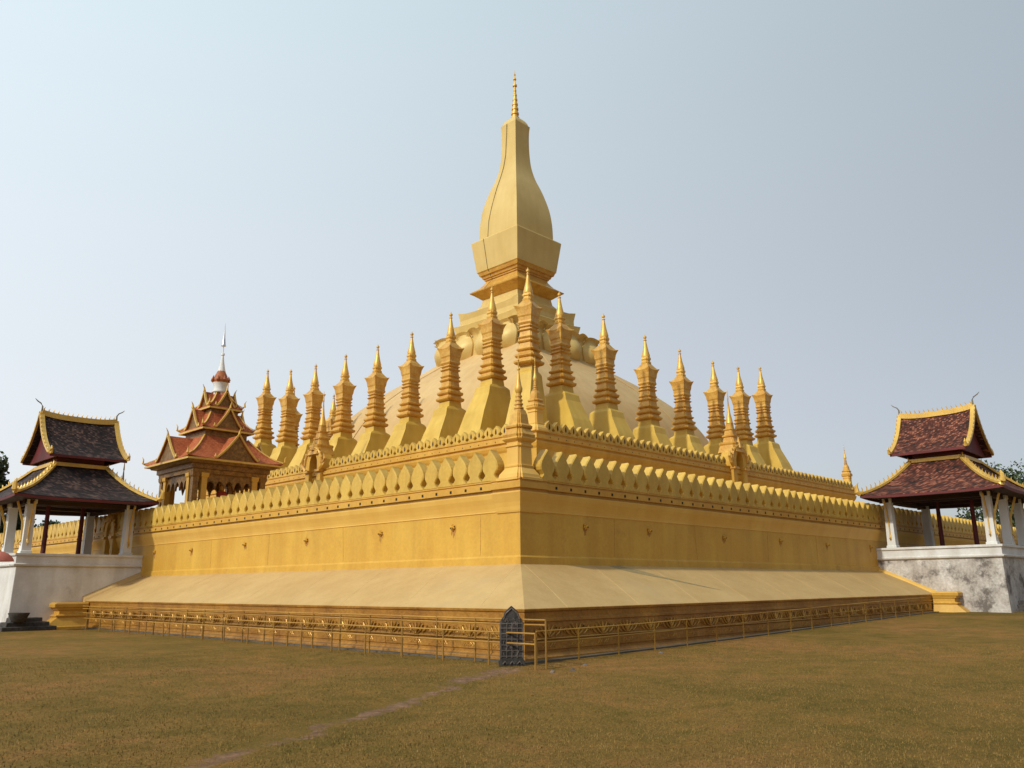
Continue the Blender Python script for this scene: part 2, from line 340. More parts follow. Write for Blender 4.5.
def grass():
    vs = []; fs = []; rnd = random.random
    n = 0
    cx, cy = CAM.x, CAM.y
    while n < 120000:
        d = 6.5 + 22*rnd()**1.4; a = YAW + (rnd()-0.5)*R(72)
        x = cx + d*math.cos(a); y = cy + d*math.sin(a)
        if x > -0.5 and y > -0.5: continue
        ax, ay, bx, by = -2.6, -1.1, -12.6, -6.4; ln = math.hypot(bx-ax, by-ay); ux, uy = (bx-ax)/ln, (by-ay)/ln
        al = (x-ax)*ux+(y-ay)*uy; pe = abs(-(x-ax)*uy+(y-ay)*ux)
        if -0.6 < al < 12 and pe < 0.3*rnd()+0.12: continue
        z = gzu(x, y)
        h = (0.010+0.022*rnd())
        w = 0.004+0.005*rnd()+d*0.0002; t = rnd()*6.28; lx = (rnd()-.5)*h*1.3; ly = (rnd()-.5)*h*1.3
        k = len(vs); vs += [(x-w*math.cos(t), y-w*math.sin(t), z-0.01), (x+w*math.cos(t), y+w*math.sin(t), z-0.01), (x+lx, y+ly, z+h)]
        fs.append((k, k+1, k+2)); n += 1
    MT['blade'] = mat('grass_blade', (0.31, 0.188, 0.060), (0.215, 0.136, 0.036), rough=0.8, nscale=0.8, fine=0.2, bump=0, spec=0.1)
    o = MB().add(vs, fs).build('grass', 'blade', fix=False); tag(o, 'short dry brown and green grass of the lawn', 'grass', kind='stuff')
grass()

# ------------------------------------------------------------------ podium (low frieze wall, tan slope)
P1, HB, WX, WZ = 0.0, 1.33, 2.79, 2.60
END = 31.85           # where the hall platforms cut in
FAR = 70.5
W1F = 67.8
def side(o, a, z, left): return (o, a, z) if left else (a, o, z)
stupa_group = 'gold painted walls of the monument'
def sweep(mb, prof, o0, a0, a1, left, mitre=True):
    """prof: (outward offset, z). wall plane o0, from corner a0 to a1 along the side"""
    r0 = []; r1 = []
    for off, z in prof:
        r0.append(side(o0-off, (a0-off) if mitre else a0, z, left)); r1.append(side(o0-off, a1+(off if mitre == 2 else 0), z, left))
    n = len(prof); return mb.add(r0 + r1, [(i, i+1, n+i+1, n+i) for i in range(n-1)])

def podium(left):
    nm = 'left' if left else 'right'
    root = empty('podium_wall', 'low amber frieze wall and tan slope running %s from the near corner' % nm, 'wall', (0, 0, 0))
    end = END - 0.02
    m_ = MB()
    prof = [(0.10, -0.3), (0.10, 0.10), (0.05, 0.16), (0.0, 0.20), (0.0, 0.26), (0.03, 0.28), (0.03, 0.50), (0.0, 0.53), (0.0, 0.98), (0.04, 1.0), (0.04, 1.07), (0.0, 1.10), (0.01, 1.24), (0.05, 1.27), (0.06, 1.325), (0.03, 1.335)]
    sweep(m_, prof, 0, 0, end, left); m_.build('frieze_wall', 'frieze', root)
    # relief: leaf scrolls above, small rosettes below
    rl = MB(); a = 0.9; k = 0
    def P(s, z, d=0.03): return side(-d, s, z, left)
    while a < end - 0.8:
        c = a
        for sgn in (-1, 1):
            rl.tube([P(c, 0.62), P(c+sgn*0.08, 0.74), P(c+sgn*0.20, 0.91)], [0.026, 0.03, 0.01], 5)
            rl.tube([P(c+sgn*0.06, 0.60), P(c+sgn*0.20, 0.68), P(c+sgn*0.32, 0.84), P(c+sgn*0.27, 0.90)], [0.016, 0.026, 0.022, 0.008], 5)
            rl.tube([P(c+sgn*0.28, 0.62), P(c+sgn*0.42, 0.70), P(c+sgn*0.50, 0.82), P(c+sgn*0.54, 0.74), P(c+sgn*0.47, 0.67)], [0.014, 0.022, 0.022, 0.018, 0.008], 5)
            rl.tube([P(c+sgn*0.04, 0.34), P(c+sgn*0.15, 0.43), P(c+sgn*0.24, 0.34)], 0.015, 5)
            rl.tube([P(c+sgn*0.04, 0.43), P(c+sgn*0.15, 0.34), P(c+sgn*0.25, 0.44)], 0.013, 5)
        rl.tube([P(c, 0.60), P(c, 0.78), P(c, 0.92)], [0.03, 0.034, 0.008], 5)
        a += 1.16
    rl.tube([P(0.3, 0.555), P(end-0.2, 0.555)], 0.022, 4)
    rl.build('leaf_relief', 'relief', root, smooth=True)
    s_ = MB()
    n = 24; rows = []
    for j in range(5):
        t = j/4.0
        rows.append([side(-0.03 + t*(WX+0.05), (-0.03 + t*(WX+0.05)) + (end - (-0.03 + t*(WX+0.05)))*i/n, HB+0.008 + (WZ-HB)*t + 0.035*math.sin(math.pi*t), left) for i in range(n+1)])
    s_.sheet(rows, 0.05); s_.build('slope', 'slope', root)
    cu = MB(); cu.hexa([side(WX-0.02, end-0.42, WZ-0.05, left), side(WX-0.02, end, WZ-0.05, left), side(-0.10, end, HB-0.05, left), side(-0.10, end-0.42, HB-0.05, left)], [side(WX-0.02, end-0.30, WZ+0.10, left), side(WX-0.02, end, WZ+0.22, left), side(-0.10, end, HB+0.26, left), side(-0.10, end-0.30, HB+0.10, left)]); cu.build('end_curb', 'slope' if left else 'cove', root)  # left curb gets the darker tan to paint in its shade
    # joint lines in the cement slope
    j_ = MB()
    for a in [2.9 + i*3.35 for i in range(9)]:
        pts = []
        for j in range(5):
            t = j/4.0; pts.append(side(-0.03+t*(WX+0.05), max(a - 1.2 + 1.2*t, -0.03+t*(WX+0.05)), HB+0.010+(WZ-HB)*t+0.035*math.sin(math.pi*t), left))
        for p, q in zip(pts, pts[1:]): j_.bar(p, q, 0.018, 0.006)
    j_.build('joint_lines', 'dome', root)
    return root
podium(True); pr_right = podium(False)
def slope_pt(x, y, dz=0.0): t = (y+0.03)/(WX+0.05); return (x, y, HB+0.008+(WZ-HB)*t+0.035*math.sin(math.pi*t)+dz)
def wedge_patch():  # darker wedge lying across the right slope
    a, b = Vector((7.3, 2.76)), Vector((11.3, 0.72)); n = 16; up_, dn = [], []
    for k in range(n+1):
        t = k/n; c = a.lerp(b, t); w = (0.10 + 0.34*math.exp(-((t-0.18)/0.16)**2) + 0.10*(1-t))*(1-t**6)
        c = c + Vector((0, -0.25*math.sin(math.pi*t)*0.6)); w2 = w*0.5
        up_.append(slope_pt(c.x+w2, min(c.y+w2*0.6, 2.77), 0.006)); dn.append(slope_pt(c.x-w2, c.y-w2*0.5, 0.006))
    vs = dn+up_; MB().add(vs, [(i, i+1, n+2+i, n+1+i) for i in range(n)]).build('dark_wedge', 'stain', pr_right)
MT['stain'] = mat('wedge_tan', (0.38, 0.28, 0.13), (0.31, 0.24, 0.12), rough=0.8, fine=0.2)
wedge_patch()

# cement drain strip along the foot
for left in (True, False):
    d_ = MB(); q = []
    n = 30
    rows = [[side(-0.34 + 0.26*k, -0.34+0.26*k + (END-0.3 - (-0.34+0.26*k))*i/n, (gz(-0.3, 0) if left else gz(31*i/n, 0)) + 0.045, left) for i in range(n+1)] for k in range(2)]
    d_.sheet(rows, 0.12); o = d_.build('drain_strip', 'cement'); tag(o, None, kind='structure')

# ------------------------------------------------------------------ leaf-shaped merlon
def leaf_poly(sp, H):
    k = sp/2
    half = [(0.0, 1.0), (0.10, 0.945), (0.30, 0.865), (0.56, 0.76), (0.80, 0.64), (0.94, 0.52), (0.965, 0.44), (0.91, 0.35), (0.76, 0.29), (0.60, 0.21), (0.62, 0.165), (0.80, 0.10), (0.99, 0.06), (0.995, 0.0)]
    pts = [(x*k, z*H) for x, z in half]
    return [(x, z) for x, z in pts[::-1]] + [(-x, z) for x, z in pts[1:]]
def merlon_mesh(name, sp, H, th, left):
    p = leaf_poly(sp, H); mb = MB()
    ins = [(x*0.90, (z-0.42*H)*0.92+0.42*H) for x, z in p]
    n = len(p)
    def pt(q, o): return side(o, q[0], q[1], left)
    rings = [[pt(q, -th/2) for q in ins], [pt(q, -th/2+0.035) for q in p], [pt(q, th/2) for q in p]]
    mb.loft(rings)
    if name.startswith('small'):
        mb.cur = 1; mb.prism([(0, 0.18*H), (0.065, 0.34*H), (0.05, 0.56*H), (0, 0.72*H), (-0.05, 0.56*H), (-0.065, 0.34*H)], lambda q, s_: pt(q, -th/2-0.004 if s_ else -th/2+0.03)); mb.cur = 0  # slot shade put on as a dark raised patch, not cut through
        return mb.build(name, ['merlon', 'wood'])
    return mb.build(name, 'merlon')

def wall_level(left, o0, a0, a1, prof, mprof_z, sp, H, th, first, count, label, merlon_name, extra_m, base='wall', split=None, skip=None):
    root = empty('terrace_wall', label, 'wall', (0, 0, 0))
    # split the profile into body / cove / cornice parts
    for nm, mt, pr in prof:
        mb = MB(); sweep(mb, pr, o0, a0, a1, left); mb.build(nm, mt, root)
    proto = merlon_mesh(merlon_name, sp, H, th, left)
    for i in range(count):
        a = a0 + first + i*sp
        if skip and skip[0] < a < skip[1]: continue
        o = proto.copy(); COL.objects.link(o)
        o.location = side(o0-0.06+random.uniform(-.012, .012), a+random.uniform(-.006, .006), mprof_z, left); o.parent = root; o.rotation_euler = (random.uniform(-.012, .012), random.uniform(-.012, .012), random.uniform(-.02, .02))
    bpy.data.objects.remove(proto)
    return root

def holes(root, left, o, a0, a1, sp, z, s=0.045):
    mb = MB(); a = a0
    while a < a1:
        p = side(o, a, z, left)
        if left: mb.box(p[0]-0.004, p[0]+0.02, p[1]-s, p[1]+s, z-s, z+s)
        else: mb.box(p[0]-s, p[0]+s, p[1]-0.004, p[1]+0.02, z-s, z+s)
        a += sp
    mb.build('weep_holes', 'dark', root)  # dark raised boxes paint in the shade of the holes

W1PROF = [
 ('plinth', 'wall', [(0.05, -0.30), (0.05, 2.80), (0.0, 2.86)]),
 ('wall_face', 'wall', [(0.0, 2.86), (0.0, 4.22)]),
 ('cove', 'cove', [(0.0, 4.22), (0.03, 4.24), (0.03, 4.28), (0.05, 4.36), (0.10, 4.50), (0.17, 4.66), (0.21, 4.80), (0.21, 4.83)]),
 ('cornice', 'trim', [(0.15, 4.83), (0.15, 4.92), (0.25, 4.935), (0.26, 5.12), (0.18, 5.14), (0.18, 5.19), (0.22, 5.20), (0.22, 5.235), (-0.45, 5.235), (-0.45, 5.0)]),
]
SG = 0.7487
l1 = wall_level(True, WX, WX, W1F, W1PROF, 5.22, SG, 1.07, 0.34, 1.149, 85, 'sunlit outer terrace wall with big leaf-shaped crenellations, left of the near corner', 'leaf_merlon', 0)
r1 = wall_level(False, WX, WX, W1F, W1PROF, 5.22, SG, 1.07, 0.34, 1.099, 85, 'shaded outer terrace wall with big leaf-shaped crenellations, right of the near corner', 'leaf_merlon', 0)
holes(l1, True, WX-0.26, WX+0.77, 60, SG, 5.03); holes(r1, False, WX-0.26, WX+0.72, 60, SG, 5.03)

# spouts on the wall
def spouts(root, left, px):
    for a, z in px:
        mb = MB()
        for k in range(6):
            t = k*math.pi/3 + 0.3; r = 0.10
            c = (a + r*math.cos(t), z + r*math.sin(t))
            mb.tube([side(WX-0.01, a, z, left), side(WX-0.05, c[0], c[1], left)], [0.045, 0.03], 5)
        mb.tube([side(WX+0.02, a, z, left), side(WX-0.13, a, z-0.03, left)], [0.06, 0.045], 8)
        o = mb.build('water_spout', 'wall', root, smooth=True)
        rs = random.Random(int(a*10)); pts = []
        for k in range(20):
            t = 2*math.pi*k/20; r = 0.13*rs.uniform(0.7, 1.25); pts.append((a + r*math.cos(t), z - 0.05 + r*math.sin(t)*(1.0 if math.sin(t) > 0 else rs.uniform(1.1, 2.6))))
        q = MB(); q.prism(pts, lambda p, s_: side(WX-(0.003 if s_ else -0.02), p[0], p[1], left)); q.build('rust_patch', 'rust', o)
        h = MB(); h.tube([side(WX-0.12, a, z-0.03, left), side(WX-0.135, a, z-0.032, left)], 0.028, 8); h.build('spout_mouth', 'dark', o)
LSP = [(5.94, 3.87), (10.0, 3.87), (15.1, 3.84), (20.3, 3.88), (25.75, 3.82), (30.2, 3.85)]
RSP = [(6.0, 3.88), (9.75, 3.9), (15.15, 3.84), (20.2, 3.88), (25.2, 3.83), (30.8, 3.86)]
spouts(l1, True, LSP); spouts(r1, False, RSP)

for rt_, lf_, ps_ in ((l1, True, [(4.6, .0), (12.4, .1), (18.2, -.05), (23.6, .08)]), (r1, False, [(7.6, .05), (13.0, -.1), (18.9, .1), (24.0, 0)])):
    for a, lean in ps_:
        q = MB(); b0 = side(WX-0.001, a, 2.9, lf_); b1 = side(WX-0.001, a+lean, 4.2, lf_)
        q.bar(b0, b1, 0.016, 0.006, (-1, 0, 0) if lf_ else (0, -1, 0)); q.build('wall_crack', 'rust', rt_)
# terraces inside (floors)
t_ = MB(); t_.box(WX+0.3, 68, WX+0.3, 68, 2.0, 5.06); o = t_.build('terrace_floor', 'slope'); tag(o, None, kind='structure')
S1, S2, DD = 15.48, 13.68, 41.35
W2PROF = [
 ('wall_face', 'wall', [(0.06, 5.0), (0.06, 5.5), (0.0, 5.6), (0.0, 9.0)]),
 ('cornice', 'trim', [(0.0, 9.0), (0.08, 9.12), (0.14, 9.3), (0.14, 9.40), (0.08, 9.42), (0.08, 9.48), (0.2, 9.52), (0.2, 9.74), (0.12, 9.76), (0.12, 9.86), (0.18, 9.88), (0.18, 9.93), (-0.4, 9.93), (-0.4, 9.5)]),
]
def w2(left):
    o0, a0 = (S1, S2) if left else (S2, S1)
    root = empty('inner_terrace_wall', 'second terrace wall with small crenellations below the gold spires, %s of its corner' % ('left' if left else 'right'), 'wall', (0, 0, 0))
    for nm, mt, pr in W2PROF:
        mb = MB(); r0 = []; r1_ = []
        for off, z in pr: r0.append(side(o0-off, a0-off, z, left)); r1_.append(side(o0-off, a0+DD+off, z, left))
        n = len(pr); mb.add(r0+r1_, [(i, i+1, n+i+1, n+i) for i in range(n-1)]); mb.build(nm, mt, root)
    sp = 0.672
    proto = merlon_mesh('small_leaf_merlon', sp, 0.66, 0.26, left)
    for i in range(60):
        a = a0 + 0.88 + i*sp
        if abs(a - (a0+DD/2)) < 1.15: continue
        q = proto.copy(); COL.objects.link(q); q.location = side(o0-0.03, a, 9.92, left); q.parent = root
    bpy.data.objects.remove(proto)
    holes(root, left, o0-0.2, a0+0.88, a0+DD-1, sp, 9.63, 0.03)
    return root
w2(True); w2(False)
t_ = MB(); t_.box(S1+0.35, S1+DD, S2+0.35, S2+DD, 5.0, 9.45); o = t_.build('upper_terrace_floor', 'slope'); tag(o, None, kind='structure')

# ------------------------------------------------------------------ corner finial (little stupa on a post)
def finial(name, label, x, y, z0, s=1.0, post=True, group=None, zs=1.0):
    root = empty(name, label, 'finial', (x, y, z0), 0, group)
    sh = MB()
    if post: sh.sq([(0, 0.60*s), (0.08, 0.60*s), (0.10, 0.54*s), (0.20, 0.52*s), (0.34, 0.42*s), (0.42, 0.36*s), (0.46, 0.38*s), (0.50, 0.38*s), (0.52, 0.33*s), (1.10, 0.315*s), (1.12, 0.36*s), (1.17, 0.36*s), (1.19, 0.32*s), (1.26, 0.32*s), (1.32, 0.40*s), (1.36, 0.44*s), (1.40, 0.44*s)], redent=0.22)
    sh.build('post', 'cove', root)
    b = MB(); b.sq([(1.40, 0.42*s), (1.50, 0.44*s), (1.60, 0.37*s), (1.72, 0.31*s), (1.74, 0.36*s), (1.80, 0.37*s), (1.84, 0.33*s), (1.88, 0.27*s), (2.02, 0.255*s), (2.2, 0.23*s), (2.34, 0.18*s), (2.38, 0.14*s)], redent=0.3)
    b.build('bell', 'gilt', root)
    r = MB(); pr = [(2.38, 0.14*s)]
    for k in range(4):
        z = 2.40+k*0.135; w = (0.17-0.018*k)*s; pr += [(z, w), (z+0.045, w), (z+0.06, w*0.72), (z+0.13, w*0.70)]
    r.lathe(pr, n=12); r.build('rings', 'gilt', root, smooth=True)
    t = MB(); t.lathe([(2.92, 0.08*s), (3.0, 0.125*s), (3.10, 0.135*s), (3.2, 0.10*s), (3.45, 0.055*s), (3.72, 0.03*s), (3.74, 0.055*s), (3.79, 0.055*s), (3.81, 0.02*s), (4.05, 0.018*s), (4.08, 0.035*s), (4.12, 0.02*s), (4.38, 0.004)], n=10)
    t.build('spike', 'giltbright', root, smooth=True)
    for ch in root.children: ch.scale = (1, 1, zs)
    return root
finial('corner_finial', 'gold pinnacle on its square post at the near corner of the outer terrace', WX+0.30, WX+0.30, 5.2, 1.0)
finial('corner_finial', 'gold pinnacle at the near corner of the second terrace, behind the front pinnacle', S1+0.3, S2+0.3, 9.9, 0.95, zs=0.97)
finial('corner_finial', 'gold ringed pinnacle at the far right end of the second terrace wall', S1+DD-0.4, S2+0.3, 9.9, 0.9, zs=0.94)
finial('corner_finial', 'gold pinnacle at the far left end of the second terrace wall', S1+0.3, S2+DD-0.4, 9.9, 0.9, zs=0.94)
finial('corner_finial', 'gold pinnacle at the far end of the outer wall, beyond the right hall', W1F-0.3, WX+0.3, 5.2, 1.0)
# corner pier breaks forward in the cornice
cp = empty('corner_pier', 'near corner pier where the sunlit and the shaded outer walls meet', 'pier', (WX, WX, 0))
mb = MB()
for zz, hh in [((4.83, 4.93), 0.0)]: pass
def lring(o, L_, z): return [(-o, -o, z), (L_, -o, z), (L_, 0.3, z), (0.3, 0.3, z), (0.3, L_, z), (-o, L_, z)]
mb.loft([lring(o, 1.02, z) for o, z in [(0.21, 4.835), (0.21, 4.925), (0.32, 4.94), (0.33, 5.125), (0.25, 5.14), (0.25, 5.195), (0.29, 5.205), (0.29, 5.25)]])
mb.build('pier_cornice', 'trim', cp)
mb = MB(); mb.loft([lring(o, 1.02, z) for o, z in [(0.035, 4.20), (0.06, 4.26), (0.09, 4.38), (0.14, 4.52), (0.21, 4.67), (0.27, 4.80), (0.27, 4.834)]])
mb.build('pier_cove', 'cove', cp)

# ------------------------------------------------------------------ main stupa
TX, TY = 35.92, 34.63
st = empty('great_stupa', 'huge gold stupa in the middle, dome, lotus petals and tall bottle-shaped tower', 'stupa', (TX, TY, 0))
def seg(prof, n=6):   # smooth the profile with Catmull-Rom
    out = []
    P = [prof[0]] + list(prof) + [prof[-1]]
    for i in range(1, len(P)-2):
        p0, p1, p2, p3 = P[i-1], P[i], P[i+1], P[i+2]
        for k in range(n):
            t = k/n; c = []
            for a in (0, 1):
                c.append(0.5*((2*p1[a]) + (-p0[a]+p2[a])*t + (2*p0[a]-5*p1[a]+4*p2[a]-p3[a])*t*t + (-p0[a]+3*p1[a]-3*p2[a]+p3[a])*t**3))
            out.append(tuple(c))
    out.append(tuple(prof[-1])); return out
dm = MB()
rings = []
for z, h in seg([(9.4, 13.7), (10.6, 13.55), (12.4, 13.05), (15.4, 11.65), (17.2, 10.25), (19.0, 8.35), (20.5, 6.4), (21.6, 5.1)], 6):
    e = 0.05*h; pts = []
    for sx, sy in ((1, -1), (1, 1), (-1, 1), (-1, -1)):
        cx, cy = sx*(h-e), sy*(h-e); a0 = math.atan2(sy, sx) - math.pi/4
        for k in range(5):
            a = a0 + k*math.pi/8; pts.append((cx+e*math.cos(a), cy+e*math.sin(a), z))
    rings.append(pts)
dm.loft(rings); dm.build('dome', 'dome', st, smooth=True)
# thin ribs over the dome faces
for left in (True, False):
    for a in (-0.62, 0.62):
        pts = []
        for z, h in seg([(10.6, 13.6), (12.4, 13.1), (15.4, 11.7), (17.2, 10.3), (19.0, 8.4), (20.5, 6.5), (21.4, 5.3)], 4):
            pts.append((-h-0.01, a*h, z) if left else (a*h, -h-0.01, z))
        rb = MB()
        for p, q in zip(pts, pts[1:]): rb.bar(p, q, 0.06, 0.04, (-1, 0, 0) if left else (0, -1, 0))
        rb.build('dome_rib', 'dome', st)
# lotus petals
def petal(w, H, bulge, lip):
    mb = MB(); nu, nv = 9, 12; grid = []
    for j in range(nv+1):
        v = j/nv; row = []
        hw = w*(0.62 + 0.38*math.sin(min(v/0.55, 1)*math.pi/2)) if v < 0.55 else w*(1 - 0.45*((v-0.55)/0.35)**1.3 if v < 0.86 else 0.58 + 2.2*(v-0.86))
        for i in range(nu+1):
            u = -1 + 2*i/nu
            out = bulge*math.sin(math.pi*min(v/0.92, 1)**0.85)*(1-0.85*u*u) + 0.12
            if v > 0.80: out += lip*((v-0.80)/0.20)**1.5
            zz = v*H - (0.35*abs(u)**2*H*0.25 if v > 0.8 else 0)*(v-0.8)/0.2
            row.append((-out, u*hw, zz))
        grid.append(row)
    n = (nu+1)*(nv+1); top = [p for r in grid for p in r]; back = [(p[0]+0.16, p[1], p[2]) for p in top]; b = nu+1; fs = []
    for j in range(nv):
        for i in range(nu):
            q = (j*b+i, j*b+i+1, (j+1)*b+i+1, (j+1)*b+i); fs.append(q); fs.append(tuple(n+k for k in q[::-1]))
    for j in range(nv): fs.append((j*b, (j+1)*b, n+(j+1)*b, n+j*b)); fs.append((j*b+nu, n+j*b+nu, n+(j+1)*b+nu, (j+1)*b+nu))
    for i in range(nu): fs.append((nv*b+i, nv*b+i+1, n+nv*b+i+1, n+nv*b+i))
    return mb.add(top+back, fs)
pb = MB(); pb.sq([(20.4, 5.6), (21.3, 5.3), (22.6, 5.1), (23.7, 4.95), (24.0, 4.3)]); pb.build('lotus_core', 'tower', st)
big = petal(1.22, 2.75, 0.80, 0.42).build('lotus_petal', 'tower', st, smooth=True)
small = petal(0.70, 2.9, 0.15, 0.5).build('lotus_petal', 'tower', st, smooth=True)
first = [True, True]
for rot, nrm in ((0, None), (math.pi/2, None), (math.pi, None), (-math.pi/2, None)):
    for k in range(4):
        a = -3.99 + k*2.66
        o = big if first[0] else big.copy()
        if not first[0]: COL.objects.link(o)
        first[0] = False
        o.parent = st; o.rotation_euler = (0, 0, rot)
        o.location = (-5.25*math.cos(rot) - a*math.sin(rot), -5.25*math.sin(rot) + a*math.cos(rot), 20.9)
    for k in range(5):
        a = -5.32 + k*2.66
        if abs(a) > 5.2: continue
        o = small if first[1] else small.copy()
        if not first[1]: COL.objects.link(o)
        first[1] = False
        o.parent = st; o.rotation_euler = (0, 0, rot)
        o.location = (-5.1*math.cos(rot) - a*math.sin(rot), -5.1*math.sin(rot) + a*math.cos(rot), 20.9)
    o = small.copy(); COL.objects.link(o); o.parent = st; c = 5.25
    o.rotation_euler = (0, 0, rot+math.pi/4); o.scale = (1, 1.5, 1)
    q = Vector((-c, -c, 0)); q.rotate(Matrix.Rotation(rot, 3, 'Z')); o.location = (q.x*0.93, q.y*0.93, 20.9)
ti = MB()
def ear_ring(mb, z0, z1, h, ear, inner):
    """square tier with its top edge swept up to pointed corners"""
    n = 8; bot = []; top = []
    per = []
    for sx, sy, dx, dy in ((-1,-1,1,0),(1,-1,0,1),(1,1,-1,0),(-1,1,0,-1)):
        for k in range(n):
            t = k/n; per.append((sx*h+dx*2*h*t, sy*h+dy*2*h*t, abs(2*t-1)))
    r0 = [(x*0.97, y*0.97, z0) for x, y, c in per]
    r1_ = [(x*0.965, y*0.965, z1-0.5) for x, y, c in per]
    r2 = [(x, y, z1 + ear*(c**5)) for x, y, c in per]
    r3 = [(x*inner, y*inner, z1 + 0.25) for x, y, c in per]
    r4 = [(x*inner*0.8, y*inner*0.8, z1 + 0.55) for x, y, c in per]
    mb.loft([r0, r1_, r2, r3, r4])
ear_ring(ti, 23.6, 24.95, 4.15, 0.15, 0.9)
ear_ring(ti, 24.6, 26.15, 3.85, 0.28, 0.76)
ti.build('stepped_tier', 'tower', st)
sh = MB(); sh.sq([(26.0, 3.2), (26.5, 2.95), (26.55, 2.75), (26.95, 2.55), (27.2, 2.34), (27.75, 2.24)]); sh.build('shaft', 'tower', st)
co = MB(); co.sq([(27.75, 2.30), (27.85, 2.42), (28.15, 2.80), (28.33, 3.10), (28.42, 3.13), (28.46, 3.05), (28.9, 2.45), (29.15, 2.25), (29.45, 2.06), (29.62, 2.04), (29.64, 2.14), (29.78, 2.16), (29.8, 2.26), (30.05, 2.34), (30.07, 2.46), (30.35, 2.56), (30.42, 2.62)])
co.build('neck_cornice', 'gilt', st)
bx = MB(); bx.sq([(30.42, 2.64), (33.35, 3.02), (33.45, 2.98), (33.42, 2.45)]); bx.build('box_tier', 'tower', st, bevel=0.02)
bt = MB(); bt.sq(seg([(33.40, 2.44), (34.0, 2.47), (35.4, 2.42), (36.8, 2.25), (38.1, 1.95), (39.0, 1.69), (40.0, 1.36), (41.2, 1.10), (42.5, 0.98), (44.0, 0.94), (45.1, 0.96), (45.75, 1.02)], 5))
bt.sq([(45.7, 0.94), (46.05, 0.86), (46.35, 0.70), (46.6, 0.48)]); bt.build('bottle_tower', 'tower', st, smooth=True)
sp = MB(); pr = [(46.55, 0.42)]
for k in range(7):
    z = 46.6 + k*0.52; w = 0.44 - k*0.048; pr += [(z, w), (z+0.16, w), (z+0.22, w*0.76), (z+0.50, w*0.70)]
sp.lathe(pr, n=12); sp.lathe([(50.2, 0.08), (50.3, 0.22), (50.45, 0.22), (50.55, 0.07), (51.0, 0.06), (51.05, 0.16), (51.15, 0.14), (51.3, 0.05), (51.5, 0.045), (51.6, 0.10), (51.7, 0.04), (52.15, 0.01)], n=10)
sp.build('pinnacle', 'giltbright', st, smooth=True)
cb = MB(); pts = []
hp = [(45.7, 1.02), (44.0, 0.95), (42.5, 0.98), (41.2, 1.1), (40.0, 1.36), (39.0, 1.69), (38.1, 1.95), (36.8, 2.25), (35.4, 2.42), (33.6, 2.47)]
pts = [(-h-0.03, 0.10*(46-z)*0.9 + 0.05*math.sin(z*1.3) + 0.3*h*0.3, z) for z, h in hp] + [(-3.04, 1.35, 33.4), (-2.66, 1.15, 30.45), (-2.1, 1.12, 29.6), (-3.16, 1.05, 28.4)]
cb.tube(pts, 0.022, 5); cb.build('lightning_cable', 'cable', st)

